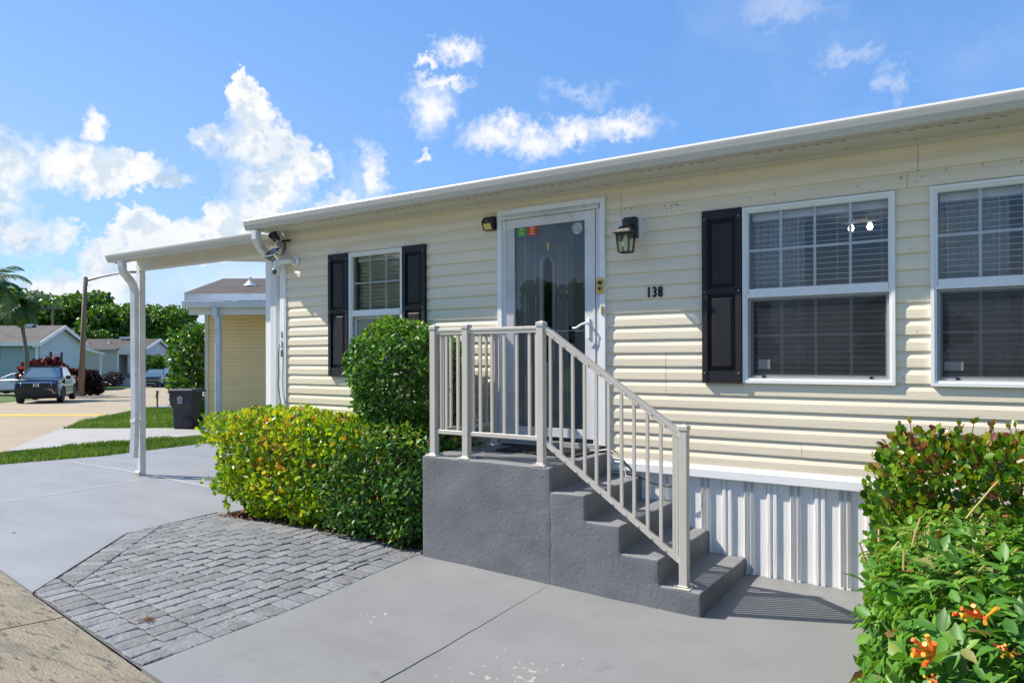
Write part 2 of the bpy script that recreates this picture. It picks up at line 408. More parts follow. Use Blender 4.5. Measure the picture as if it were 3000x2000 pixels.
# ---------------------------------------------------------------- leaves
ROUND_LEAF = ([(0,0,0),(.28,.30,.05),(.68,.36,.08),(1,0,.02),(.68,-.36,.08),(.28,-.30,.05),(.52,0,-.02)], [(0,6,2,1),(6,3,2),(0,5,4,6),(6,4,3)])
POINT_LEAF = ([(0,0,0),(.26,.27,.05),(.58,.24,.05),(1,0,-.14),(.58,-.24,.05),(.26,-.27,.05),(.45,0,-.01)], [(0,6,2,1),(6,3,2),(0,5,4,6),(6,4,3)])
LONG_LEAF = ([(0,0,0),(.25,.15,.05),(.6,.17,.0),(1,0,-.28),(.6,-.17,.0),(.25,-.15,.05),(.45,0,-.0)], [(0,6,2,1),(6,3,2),(0,5,4,6),(6,4,3)])
CLUMP_LEAF = ([(0,0,0),(.5,.5,.10),(1,0,-.1),(.5,-.5,.10)], [(0,3,2,1)])
def unit(a): return a/np.maximum(np.linalg.norm(a, axis=1, keepdims=True), 1e-9)
def leaf_frames(n, normals, up=.5, out=.5, rand=.7, flat=.5):
    """direction and normal of each leaf"""
    d = unit(normals*out+np.array([0, 0, up])+rng.normal(size=(n, 3))*rand)
    nn = unit(normals*flat+np.array([0, 0, .35])+rng.normal(size=(n, 3))*.55)
    y = unit(np.cross(nn, d)); z = np.cross(d, y); return d, y, z
def leaf_mesh(name, tmpl, P, fr, size, tint, mat):
    tv = np.array(tmpl[0], float); n = len(P); k = len(tv)
    V = P[:, None, :]+size[:, None, None]*(tv[None, :, 0, None]*fr[0][:, None]+tv[None, :, 1, None]*fr[1][:, None]+tv[None, :, 2, None]*fr[2][:, None])
    V = V.reshape(-1, 3)
    loops = np.concatenate([np.array(f) for f in tmpl[1]]); ll = len(loops)
    cnt = np.array([len(f) for f in tmpl[1]])
    LI = (loops[None, :]+(np.arange(n)*k)[:, None]).reshape(-1)
    tot = np.tile(cnt, n); start = np.concatenate([[0], np.cumsum(tot)[:-1]])
    me = bpy.data.meshes.new(name); me.vertices.add(len(V)); me.vertices.foreach_set('co', V.reshape(-1).astype(np.float32))
    me.loops.add(len(LI)); me.loops.foreach_set('vertex_index', LI.astype(np.int32))
    me.polygons.add(len(tot)); me.polygons.foreach_set('loop_start', start.astype(np.int32)); me.polygons.foreach_set('loop_total', tot.astype(np.int32))
    at = me.attributes.new('tint', 'FLOAT', 'POINT'); at.data.foreach_set('value', np.repeat(tint, k).astype(np.float32))
    me.materials.append(mat); me.update(calc_edges=True); me.validate(); return me
def nfield(P, s, seed=0):
    return np.array([noise.noise((p[0]*s+seed, p[1]*s, p[2]*s)) for p in P])
def foliage(parent, tmpl, P, fr, size, tint, mat, single_mat=None, singles=0, name='foliage'):
    """the leaves nearest the camera are single parts, the rest one joined part"""
    off = np.array(ORG[parent.name]); n = len(P)
    dist = np.linalg.norm(P-np.array([0, 0, EYE]), axis=1); order = np.argsort(dist/np.maximum(size, .01))
    one = order[:singles]; rest = order[singles:]
    o = part(name, leaf_mesh(name, tmpl, P[rest]-off, [a[rest] for a in fr], size[rest], tint[rest], mat), None, parent)
    if singles:
        o['kind'] = 'stuff'
        me = MB(); me.add(tmpl[0], tmpl[1]); me = me.mesh('leaf', single_mat)
        for i in one:
            m4 = Matrix.Identity(4)
            for c in range(3):
                m4[c][0] = fr[0][i][c]*size[i]; m4[c][1] = fr[1][i][c]*size[i]; m4[c][2] = fr[2][i][c]*size[i]; m4[c][3] = P[i][c]-off[c]
            inst('leaf', me, parent, mat4=m4)
    return o
# ================================================================ SETTING
GRASS = M('lawn', (.055, .115, .014), .9, nzs=((1.3, 1.3, 1.3), .75, 1.25), bump=(40, .6, 4), stain=[((.55, .55, .55), .60, .10, (.16, .12, .04), .75)])
ROADN = M('near_road_concrete', (.255, .22, .155), .85, nzs=((2.2, 9, 3), .80, 1.12), bump=((30, 90, 30), .9, 6),
          stain=[((6, 34, 9), .55, .08, (.07, .065, .058), .85), ((1.2, 3.6, 2), .52, .16, (.13, .115, .09), .7), ((60, 60, 60), .66, .05, (.40, .36, .28), .6)])
DRIVE = M('painted_drive', (.232, .238, .248), .5, nzs=((.9, 2.6, 1), .88, 1.07), bump=(45, .08, 4), stain=[((.5, 1.1, 1), .50, .20, (.19, .193, .196), .55), ((1.5, 9, 3), .64, .07, (.15, .157, .17), .6), ((26, 26, 26), .735, .02, (.10, .10, .09), .7)])
WALK = M('painted_walk', (.205, .206, .204), .55, nzs=((1.6, 1.6, 1), .90, 1.07), bump=(46, .10, 6),
         stain=[((2.6, 2.6, 2.6), .60, .16, (.145, .145, .142), .65), ((.55, 1.3, 1), .50, .22, (.165, .165, .16), .6), ((30, 30, 30), .72, .02, (.09, .09, .085), .7)])
PALEDR = M('pale_drive', (.32, .31, .285), .7, nzs=((1, 1, 1), .92, 1.05), bump=(30, .15, 4))
BLUEDR = M('blue_grey_drive', (.22, .25, .30), .6, nzs=((1, 1, 1), .92, 1.05))
FARROAD = M('street_concrete', (.31, .25, .17), .85, nzs=((.5, .5, .5), .88, 1.08), bump=(20, .3, 4), stain=[((.35, 2.4, 1), .60, .10, (.26, .22, .16), .55)])
YELLOW = M('road_yellow', (.55, .36, .03), .7, nzs=((5, 5, 5), .85, 1.08))
SOIL = M('mulch_soil', (.055, .028, .014), .95, nzs=((14, 14, 14), .5, 1.5), bump=(60, .9, 4))
SAND = M('joint_sand', (.10, .097, .09), .95, nzs=((30, 30, 30), .6, 1.4))

def flakes(mt, c, rad, rgb):
    """worn paint: a scatter of bare flakes round one spot"""
    N = mt.node_tree.nodes; L = mt.node_tree.links; b = N['Principled BSDF']; old = b.inputs['Base Color'].links[0].from_socket
    g = N.new('ShaderNodeNewGeometry'); dist = N.new('ShaderNodeVectorMath'); dist.operation = 'DISTANCE'; L.new(g.outputs['Position'], dist.inputs[0]); dist.inputs[1].default_value = c
    fall = N.new('ShaderNodeMapRange'); L.new(dist.outputs['Value'], fall.inputs[0]); fall.inputs[1].default_value = 0; fall.inputs[2].default_value = rad; fall.inputs[3].default_value = .15; fall.inputs[4].default_value = -.12
    nz = N.new('ShaderNodeTexNoise'); nz.inputs['Scale'].default_value = 22; nz.inputs['Detail'].default_value = 6; L.new(g.outputs['Position'], nz.inputs['Vector'])
    ad = N.new('ShaderNodeMath'); L.new(nz.outputs['Fac'], ad.inputs[0]); L.new(fall.outputs[0], ad.inputs[1])
    mr = N.new('ShaderNodeMapRange'); L.new(ad.outputs[0], mr.inputs[0]); mr.inputs[1].default_value = .725; mr.inputs[2].default_value = .745
    mx = N.new('ShaderNodeMix'); mx.data_type = 'RGBA'; L.new(mr.outputs[0], mx.inputs[0]); L.new(old, mx.inputs[6]); mx.inputs[7].default_value = (*rgb, 1); L.new(mx.outputs[2], b.inputs['Base Color'])
flakes(WALK, (-1.95, 2.95, 0), 1.0, (.38, .35, .27)); flakes(WALK, (-3.12, 3.18, 0), .35, (.46, .44, .34))
def W2(x, y): return (x, y)
def St(u, w): p = S(u, w); return (p.x, p.y)

sheet('ground', [St(-300, -120), St(300, -120), St(300, 420), St(-300, 420)], -.065, GRASS)
near_edge = [St(30, -14.5), (6, .65), (-3.34, 1.98), (-6.15, 2.385), St(-6.5, 8.3), St(-8.6, 11.2), St(-8.87, 12.69), St(-11.16, 17.99), St(-12.49, 21), St(-13.45, 24.35),
             St(-14.79, 29.24), St(-15.2, 31), St(-15.4, 36), St(-16.5, 45), St(-21, 58), St(-28, 76), St(-34, 95)]
far_edge = [St(-42, 95), St(-33.6, 74), St(-31.4, 62), St(-31.3, 57.8), St(-29, 49.5), St(-24.6, 35.5), St(-22.8, 31), St(-18.6, 23), St(-14.5, 14), St(-11, 4), St(-5, -4), St(6, -11), St(30, -24)]
sheet('road', near_edge+far_edge, -.028, FARROAD)
# the first metres of the road are rough old slabs, divided by joints
def seg(a, b, t): return (a[0]+(b[0]-a[0])*t, a[1]+(b[1]-a[1])*t)
sheet('road_apron', [(2.5, 1.148), (-3.34, 1.982), (-4.75, 2.187), (-5.6, -.6), (-2.5, -1.9), (2.0, -2.4)], -.022, ROADN)
sheet('road_apron', [(-4.765, 2.189), (-6.15, 2.387), *[St(-6.5, 8.31), St(-8.3, 10.9)], (-11.6, 2.3), (-9.0, -.2), (-5.62, -.58)], -.022, ROADN)
sheet('driveway', [(-5.375, 2.272), (-6.47, 3.49), (-6.575, 4.47), (-6.45, 4.5), (-6.45, 9.6), St(-4.6, 17.5), St(-5.94, 13.93), St(-6.71, 11.95), St(-7.63, 10.86), St(-8.5, 11.1), St(-6.5, 8.3), (-6.15, 2.385)], 0, DRIVE, thick=.06)
LINEM = M('pale_joint', (.55, .54, .50), .7)
for a, b, wd in (((-11.9, 5.55), (-6.5, 5.2), .022), ((-9.0, 3.35), (-9.2, 6.8), .018)):
    d = (Vector(b)-Vector(a)).normalized(); p = Vector((-d.y, d.x))*wd/2
    sheet('drive_joint', [Vector(a)+p, Vector(b)+p, Vector(b)-p, Vector(a)-p], .004, LINEM)
sheet('walkway', [(-3.605, 2.022), (-3.34, 1.985), (-2.452, 1.862), (-2.498, 3.4), (-2.530, 4.4), (-2.6, 4.6), (-3.74, 4.6), (-3.705, 4.39), (-3.665, 3.4)], 0, WALK, thick=.06, wave=.006, rise=True)
sheet('walkway', [(-2.436, 1.858), (2.5, 1.16), (2.5, 5.6), (-2.5, 5.6), (-2.528, 4.4), (-2.490, 3.4)], 0, WALK, thick=.06, wave=.006, rise=True)
sheet('neighbour_drive', [St(-8.85, 12.75), St(-11.16, 17.99), St(-7.83, 18.07), St(-2.5, 22.5), St(-4.9, 19.7), St(-6.91, 15.87)], .0, PALEDR, thick=.05)
sheet('corner_drive', [St(-14.79, 29.3), St(-15.3, 31.3), St(-13.2, 33.6), St(-6, 34), St(-6, 30.4), St(-12.9, 30.5)], -.01, BLUEDR, thick=.04)
sheet('yellow_line', [St(-22.0, 25.6), St(-17.5, 25.15), St(-13.75, 24.75), St(-13.4, 23.95), St(-16.7, 23.85), St(-21.5, 24.1)], -.024, YELLOW)
sheet('sidewalk', [St(-44, 46.5), St(-31.2, 48.0), St(-29.6, 52.6), St(-30.6, 53.4), St(-33, 49.6), St(-44, 48.2)], -.03, PALEDR)
sheet('side_street', [St(-34, 76), St(-21, 60), St(-10, 64), St(-10, 72), St(-24, 78)], -.02, M('asphalt', (.10, .10, .11), .9))
sheet('planting_bed', [(-6.50, 4.46), (-3.68, 4.33), (-3.66, 5.25), (-6.45, 5.25)], -.004, SOIL, rise=True)
sheet('planting_bed', [(-.50, 2.2), (2.0, 2.2), (2.0, 5.24), (-.62, 5.24), (-.55, 4.3)], .006, SOIL, rise=True)

# ---- paver patio: every stone is a part of its own
bed = sheet('patio', [(-5.372, 2.276), (-3.607, 2.024), (-3.668, 3.4), (-3.705, 4.40), (-6.57, 4.52), (-6.466, 3.49)], -.0125, SAND, rise=True)
ORG[bed.name] = (0, 0, 0)
PAVM = [M('paver_stone', c, .78, nzs=((7, 7, 7), .78, 1.16), bump=(26, .75, 6), stain=[((3, 3, 3), .60, .12, (.10, .10, .085), .6)]) for c in ((.180, .186, .196), (.160, .166, .175), (.200, .203, .206), (.150, .153, .152))]
def paver_mesh(L_, W_, seed):
    rs = random.Random(seed); pts = []
    for (a, b) in ((-1, -1), (0, -1), (1, -1), (1, 0), (1, 1), (0, 1), (-1, 1), (-1, 0)):
        pts.append([a*(L_/2-.0015)+rs.uniform(-.003, .003), b*(W_/2-.0015)+rs.uniform(-.003, .003)])
        if a and b: pts[-1][0] -= a*rs.uniform(.002, .009); pts[-1][1] -= b*rs.uniform(.002, .009)
    mb = MB(); n = 8
    lv = [(1.0, -.05), (1.0, -.006), (.93, 0.0)]
    vs = []
    for sc, z in lv:
        for p in pts: vs.append((p[0]*sc if sc == 1 else p[0]-math.copysign(.007, p[0])*(abs(p[0]) > .01), p[1] if sc == 1 else p[1]-math.copysign(.007, p[1])*(abs(p[1]) > .01), z+(rs.uniform(-.0015, .0015) if sc < 1 else 0)))
    vs.append((rs.uniform(-.02, .02), rs.uniform(-.01, .01), rs.uniform(0, .003)))
    fs = [(k*n+i, k*n+(i+1) % n, (k+1)*n+(i+1) % n, (k+1)*n+i) for k in range(2) for i in range(n)]+[(2*n+i, 2*n+(i+1) % n, 3*n) for i in range(n)]
    mb.add(vs, fs); return mb.mesh('paver', PAVM[seed % 4])
PM = [paver_mesh(.2065, .1295, s) for s in range(10)]
def put_paver(x, y, ang, sl=1., sw=1., cuts=()):
    m4 = Matrix.Translation((x, y, hz(x, y)-.001+random.uniform(-.0018, .0018))) @ Matrix.Rotation(ang+random.uniform(-.010, .010), 4, 'Z') @ Matrix.Rotation(random.uniform(-.007, .007), 4, 'X') @ Matrix.Diagonal((sl, sw, 1, 1))
    me = PM[random.randrange(10)]
    near = [c for c in cuts if (Vector((x, y))-Vector(c[0])).dot(Vector(c[1])) < .17]
    if not near: inst('paver', me, bed, mat4=m4); return
    for c in near:
        if (Vector((x, y))-Vector(c[0])).dot(Vector(c[1])) < -.10: return
    bm = bmesh.new(); bm.from_mesh(me); bm.transform(m4)
    for p, n_ in near:                                   # a cut stone: the far side of the border line goes
        r = bmesh.ops.bisect_plane(bm, geom=list(bm.verts)+list(bm.edges)+list(bm.faces), plane_co=(p[0], p[1], 0), plane_no=(-n_[0], -n_[1], 0), clear_outer=True)
        ed = [e for e in r['geom_cut'] if isinstance(e, bmesh.types.BMEdge)]
        if ed: bmesh.ops.holes_fill(bm, edges=[e for e in bm.edges if e.is_boundary], sides=0)
    if not bm.faces or max(v.co.x for v in bm.verts)-min(v.co.x for v in bm.verts) < .03 or max(v.co.y for v in bm.verts)-min(v.co.y for v in bm.verts) < .03: bm.free(); return
    m2 = bpy.data.meshes.new('paver'); bm.to_mesh(m2); bm.free(); m2.materials.clear(); m2.materials.append(me.materials[0]); inst('paver', m2, bed)
def edge_y(x): return 2.276-.1428*(x+5.372)          # the road side
p0 = Vector((-5.372, 2.276)); p1 = Vector((-6.462, 3.49)); p2 = Vector((-6.56, 4.50)); d = (p1-p0).normalized(); nrm = Vector((-d.y, d.x))
if nrm.x < 0: nrm = -nrm
n2 = Vector((.995, .097)); top = (Vector((-5.1, 4.437)), Vector((-.05, -.998)))
def lineR(off): return (Vector((-3.609-off, 2.03)), Vector((-.9992, -.0405)))
for row in range(2):                                   # two rows standing to the road, stones end-on
    x = -3.70 if row == 0 else -3.89
    while x > -6.0:
        yb = edge_y(x)+.010+row*.2085
        put_paver(x, yb+.103, math.pi/2-.03, cuts=((p0+nrm*(.006 if row == 0 else .215), nrm),)); x -= .1295
y = 2.275                                              # column along the walkway, stones lying across
while y < 4.40:
    put_paver(-3.609-.0405*(y-2.03)-.106, y, -.03, cuts=(top,)); y += .1295
k = .15
while k < (p1-p0).length+.26:                          # chamfer column
    c = p0+d*k+nrm*.108; put_paver(c.x, c.y, math.atan2(nrm.y, nrm.x), cuts=((p1, n2), (p0+Vector((0, .224)), Vector((.1414, .99))))); k += .1305
colx = -3.892; ci = 0
while colx > -6.62:                                    # running bond field
    ci += 1; y = edge_y(colx)+.010+.417+(0 if ci % 2 else .104)+.104
    cuts = ((p0+nrm*.218, nrm), (p1+n2*.005, n2), top, lineR(.212))
    if ci % 2 == 0: put_paver(colx, edge_y(colx)+.010+.417+.051, math.pi/2, .49, 1, cuts=cuts)
    while y < 4.56:
        put_paver(colx, y, math.pi/2, cuts=cuts); y += .2085
    colx -= .1295
# leaf mulch under the hedge
def chips(name, n, xr, yr, z, col, sz=(.012, .035)):
    P = np.stack([rng.uniform(*xr, n), rng.uniform(*yr, n), np.full(n, z)+rng.uniform(0, .012, n)], 1)
    P[:, 2] += np.array([hz(a[0], a[1]) for a in P])
    nor = np.tile([0., 0, 1.], (n, 1)); fr = leaf_frames(n, nor, up=0, out=0, rand=.7, flat=1.)
    fr[0][:, 2] *= .3
    me = leaf_mesh(name, CLUMP_LEAF, P, fr, rng.uniform(*sz, n), rng.random(n), col)
    o = bpy.data.objects.new(name, me); COL.objects.link(o); o['kind'] = 'stuff'; o['label'] = 'reddish brown leaf mulch lying under the hedge'; return o
MULCH = leaf_mat('mulch_chip', [(0, (.03, .012, .006)), (.5, (.13, .045, .018)), (.85, (.22, .075, .028)), (1, (.30, .16, .07))], rough=.9, trans=.0)
chips('mulch', 5200, (-6.42, -3.68), (4.37, 4.95), .0, MULCH)

# ---- grass blades on the two verges
BLADE = leaf_mat('grass_blade', [(0, (.035, .085, .008)), (.5, (.075, .16, .015)), (.9, (.14, .22, .03)), (1, (.26, .24, .08))], rough=.6, trans=.3)
def in_poly(pt, poly):
    x, y = pt; c = False
    for i in range(len(poly)):
        (x0, y0), (x1, y1) = poly[i], poly[i-1]
        if (y0 > y) != (y1 > y) and x < (x1-x0)*(y-y0)/(y1-y0)+x0: c = not c
    return c
def grass(poly, n, label, h=(.04, .09)):
    us = [p[0] for p in poly]; ws = [p[1] for p in poly]; P = []
    while len(P) < n:
        u = rng.uniform(min(us), max(us), 4000); w = rng.uniform(min(ws), max(ws), 4000)
        for a, b in zip(u, w):
            if in_poly((a, b), poly):
                q = S(a, b); P.append((q.x, q.y, gz(b)-.065)); 
                if len(P) >= n: break
    P = np.array(P); nn = len(P)
    d = unit(np.stack([rng.normal(0, .45, nn), rng.normal(0, .45, nn), np.ones(nn)], 1)); s_ = unit(np.cross(d, rng.normal(size=(nn, 3)))); z = np.cross(d, s_)
    sz = rng.uniform(*h, nn)*(1+.5*(nfield(P, .9) > .15))
    tint = np.clip(rng.random(nn)*.75+.25*(nfield(P, .5, 3)+.5), 0, 1)
    me = leaf_mesh('grass', ([(0, .09, 0), (.7, .05, .05), (1, 0, .16), (.7, -.05, .05), (0, -.09, 0)], [(0, 1, 3, 4), (1, 2, 3)]), P, (d, s_, z), sz, tint, BLADE)
    o = bpy.data.objects.new('grass', me); COL.objects.link(o); o['kind'] = 'stuff'; o['label'] = label
VERGE_A = [(-8.7, 11.1), (-7.63, 10.86), (-6.71, 11.95), (-5.94, 13.93), (-4.6, 17.5), (-5.0, 19.5), (-6.91, 15.87), (-8.85, 12.65), (-9.0, 11.9)]
VERGE_B = [(-11.16, 18.05), (-12.49, 21), (-13.45, 24.35), (-14.79, 29.15), (-12.9, 30.4), (-6, 30.3), (-4, 24), (-7.83, 18.15)]
grass(VERGE_A, 52000, 'narrow grass verge between the two driveways', (.05, .10))
grass(VERGE_B, 60000, 'lawn between the pale drive and the street', (.05, .10))
# ================================================================ THE HOUSE
D = 5.15
house = thing('mobile_home', 'cream sided mobile home with black shutters, white storm door and grey steps in front', 'house', (-3.0, 7.2, 0))
HX0, HX1 = -6.36, 3.4
OPEN = [(-5.345, -4.69, 1.40, 2.565), (-3.56, -2.565, .70, 2.79), (-1.46, -.56, 1.40, 2.565), (-.318, .58, 1.40, 2.565)]
# sheathing behind the boards (no glass in front of it anywhere)
mb = MB(); xs = sorted({HX0, HX1, *[v for o in OPEN for v in o[:2]]})
for a, b in zip(xs, xs[1:]):
    op = [o for o in OPEN if o[0] <= a and b <= o[1]]
    if op: mb.box(a, b, D+.018, D+.07, .70, op[0][2]) if op[0][2] > .72 else None; mb.box(a, b, D+.018, D+.07, op[0][3], 2.90)
    else: mb.box(a, b, D+.018, D+.07, .70, 2.90)
mb.box(HX0, HX0+.07, D+.07, 9.3, .70, 2.9); mb.box(HX1-.07, HX1, D+.07, 9.3, .70, 2.9); [mb.box(a, b, 9.3, 9.37, c, e) for a, b, c, e in ((HX0, HX1, .70, 1.25), (HX0, HX1, 2.55, 2.9), (HX0, -5.7, 1.25, 2.55), (-4.5, -3.7, 1.25, 2.55), (-2.2, 1.9, 1.25, 2.55), (2.9, HX1, 1.25, 2.55))]  # unseen openings in the back wall, added so sky light reaches the rooms
part('wall_core', mb, CREAM, house)
# lap boards: one part per board, cut at openings and butt-jointed
PITCH_S, Z0 = .1014, 1.182-4*.1014
SIDE_PROF = [(.020, 0.0), (.0, 0.0), (-.0005, .004), (.0, .054), (.0110, .090), (.0115, .1014)]
SEAMS = {20: [-5.75, -2.42, -.41, 1.9], 19: [-6.02, -5.1, -2.42, -.41], 18: [-5.55, -2.42, -.47], 17: [-4.7, -.47, 1.5], 7: [-2.06], 6: [-2.06], 5: [-2.06, 1.2], 3: [-3.9, -.2], 1: [-1.1], 0: [.9]}
def board_mesh(a, b):
    mb = MB(); P = [(D+y, z) for y, z in SIDE_PROF]; mb.strip(P, 'x', a, b)
    for x in (a, b): mb.add([(x, *p) for p in P], [(0, 1, 2, 3, 4, 5)])
    return mb.mesh('siding_board', CREAM, ORG[house.name])
cache = {}
for k in range(21):
    z = Z0+k*PITCH_S; iv = [(HX0, HX1)]
    for a, b, c, e in OPEN:
        if z+.09 > c and z < e-.01:
            iv = [q for s0, s1 in iv for q in ((s0, min(s1, a)), (max(s0, b), s1)) if q[1]-q[0] > .02]
    for s in SEAMS.get(k, []):
        iv = [q for s0, s1 in iv for q in (((s0, s-.0015), (s+.0015, s1)) if s0+.1 < s < s1-.1 else ((s0, s1),))]
    for s0, s1 in iv:
        key = (round(s0, 3), round(s1, 3))
        if key not in cache: cache[key] = board_mesh(s0, s1)
        inst('siding_board', cache[key], house, (0, random.uniform(-.0012, .0012), z))
# top trim under the soffit, corner trim, starter trim above the skirting
part('soffit_trim', MB().box(HX0, HX1, D-.012, D+.018, 2.862, 2.893), SOFFIT, house)
part('corner_post', MB().bbox(-6.432, -6.352, D-.014, D+.05, .70, 2.86, .004).box(-6.352, -6.336, D-.012, D+.018, .70, 2.86), WHITE, house)
mb = MB().prism([(D-.02, .684), (D-.022, .69), (D-.020, .745), (D-.010, .760), (D-.006, .776), (D+.05, .776), (D+.05, .684)], 'x', -6.35, -1.93)
part('skirt_band', mb, WHITE, house)
mb = MB().prism([(D-.02, .684), (D-.022, .69), (D-.020, .745), (D-.010, .760), (D-.006, .776), (D+.05, .776), (D+.05, .684)], 'x', -1.925, HX1)
part('skirt_band', mb, WHITE, house)
# ribbed skirting: every rib strip is a part; plain and pierced strips alternate
SKW = M('skirting_vinyl', (.80, .78, .75), .5, bump=((90, 60, 5), .16, 3))
PIER = M('pierced_strip', (.70, .70, .69), .5)
YS = 5.172
def skirt(x0, pierced):
    """.155 wide repeat: flat field, then a pair of raised strips"""
    mb = MB().strip([(x0, YS), (x0+.058, YS), (x0+.060, YS-.004)], 'z', .03, .70)
    p = part('skirting_panel', mb, SKW, house)
    for a in (x0+.062, x0+.104):
        mb = MB().prism([(a, YS+.006), (a, YS-.005), (a+.006, YS-.016), (a+.026, YS-.016), (a+.030, YS-.005), (a+.030, YS+.006)], 'z', .032, .70)
        if pierced:
            for r in range(52):
                zz = .05+r*.0123
                for c in range(2): mb.mi = 1; mb.box(a+.007+c*.010, a+.014+c*.010, YS-.0170, YS-.0155, zz+c*.006, zz+.0062+c*.006)
            mb.mi = 0
        part('skirting_rib', mb, [SKW, DARK], house)
    part('skirting_panel', MB().strip([(x0+.092, YS-.002), (x0+.104, YS-.002)], 'z', .03, .70), SKW, house)
    part('skirting_panel', MB().strip([(x0+.134, YS-.004), (x0+.136, YS), (x0+.155, YS)], 'z', .03, .70), SKW, house)
x = -2.625-.012; i = 0
while x < -.3:
    skirt(x, i % 2 == 1); x += .155; i += 1
part('skirting_panel', MB().box(x, HX1, YS, YS+.01, .03, .70), SKW, house); part('skirting_panel', MB().box(HX0, -2.64, YS, YS+.01, .03, .70), SKW, house)
part('skirt_rail', MB().box(-2.6, HX1, YS-.022, YS+.012, .004, .034), WHITE, house)
# roof, soffit, gutter
EZ, GX0 = 2.893, -6.555
RSH = M('roof_shingle', (.30, .29, .28), .9, bump=(30, .5, 4))
part('roof', MB().prism([(4.86, 2.985), (4.86, 3.01), (7.25, 3.62), (9.65, 3.01), (9.65, 2.985), (7.25, 3.59)], 'x', GX0+.02, HX1+.1), RSH, house)
part('gable_panel', MB().prism([(5.2, 2.9), (9.3, 2.9), (9.3, 3.08), (7.25, 3.58), (5.2, 3.08)], 'x', HX0, HX0+.06), CREAM, house)
for a, b in ((GX0+.03, -2.262), (-2.259, HX1)):
    mb = MB().box(a, b, 4.90, D-.002, EZ, EZ+.012); n_ = int((b-a)/.075)
    for q in range(n_):                                          # vent slots along the outer edge
        if (q*7919) % 11 > 2: mb.mi = 1; mb.box(a+.02+q*.075, a+.052+q*.075, 4.905, 4.914, EZ-.0012, EZ)
    part('soffit_panel', mb, [SOFFIT, DARK], house)
part('fascia', MB().box(GX0+.02, HX1, 4.885, 4.90, EZ+.004, 2.985), GUTTER, house)
gp = [(4.884, 2.893), (4.806, 2.890), (4.799, 2.896), (4.793, 2.912), (4.783, 2.935), (4.775, 2.968), (4.773, 2.980), (4.786, 2.997), (4.800, 2.994), (4.800, 2.988), (4.884, 2.975)]
gut = part('gutter', MB().prism(gp, 'x', GX0, HX1), GUTTER, house)
for j in range(18):
    xx = -6.3+j*.42+random.uniform(-.08, .08)
    part('soffit_screw', MB().lathe([(.004, 0), (.004, -.004)], (xx, D-.03, EZ), n=6), DARK, house)
# downspout of the house: elbow from the gutter to the corner, then straight down
DS = M('downspout', (.66, .66, .65), .35, nzs=((30, 3, 1), .92, 1.05))
part('downspout_elbow', MB().rtube([(-6.425, 4.838, 2.885), (-6.427, 4.842, 2.80), (-6.435, 4.88, 2.735), (-6.50, 5.05, 2.635), (-6.555, 5.16, 2.575), (-6.568, 5.20, 2.50)], .045, .036, (1, 0, 0)), DS, house)
dsp = part('downspout', MB().rtube([(-6.568, 5.212, 2.47), (-6.568, 5.212, .02)], .066, .05, (1, 0, 0), .3), DS, house)
part('downspout_collar', MB().rtube([(-6.568, 5.212, 2.54), (-6.568, 5.212, 2.46)], .071, .055, (1, 0, 0), .3), DS, house)
part('end_post', MB().bbox(-6.775, -6.675, 5.22, 5.31, 0, 2.80), WHITE, house)
# numbers: black 138 on the wall, grey 138 set downwards on the corner trim
NUMK = M('number_black', (.012, .012, .012), .5); NUMG = M('number_grey', (.16, .16, .17), .4, metal=.5)
for ch, xx in zip('138', (-2.190, -2.144, -2.098)):
    part('house_number', put_text(MB(), ch, .112, (xx, D-.006, 2.038), sx=.60, bold=.0035, ext=.005), NUMK, house)
for ch, zz in zip('138', (1.80, 1.70, 1.60)):
    part('house_number', put_text(MB(), ch, .105, (-6.393, D-.019, zz), sx=.62, ext=.003), NUMG, house)

# ---- shutters: raised panel, black
def shutter(x0, x1):
    z0, z1 = 1.369, 2.599; mb = MB(); w = .042
    mb.box(x0, x1, D-.010, D+.002, z0, z1)
    for a, b in ((x0, x0+w), (x1-w, x1)): mb.bbox(a, b, D-.032, D-.010, z0, z1, .003)
    for a, b in ((z0, z0+.085), (2.000, 2.040), (z1-.065, z1)): mb.box(x0+w, x1-w, D-.028, D-.010, a, b)
    sh = part('shutter', mb, BLACKPL, house)
    for a, b in ((z0+.085, 2.000), (2.040, z1-.065)):
        i0, i1 = x0+w+.012, x1-w-.012; m_ = .024
        mbp = MB(); o = [(i0, D-.0105, a+.012), (i1, D-.0105, a+.012), (i1, D-.0105, b-.012), (i0, D-.0105, b-.012)]
        i = [(i0+m_, D-.027, a+.012+m_), (i1-m_, D-.027, a+.012+m_), (i1-m_, D-.027, b-.012-m_), (i0+m_, D-.027, b-.012-m_)]
        mbp.add(o+i, [(0, 1, 5, 4), (1, 2, 6, 5), (2, 3, 7, 6), (3, 0, 4, 7), (4, 5, 6, 7)])
        part('shutter_panel', mbp, BLACKPL, sh)
    for xx in (x0+.02, x1-.02):
        for zz in (z0+.07, 2.016, z1-.06): part('screw', MB().lathe([(.0055, -.0335), (.0045, -.036), (.001, -.0372)], (xx, D, zz), 'y', 8), SCREW, sh)
shutter(-5.662, -5.378); shutter(-4.658, -4.378); shutter(-1.773, -1.490)

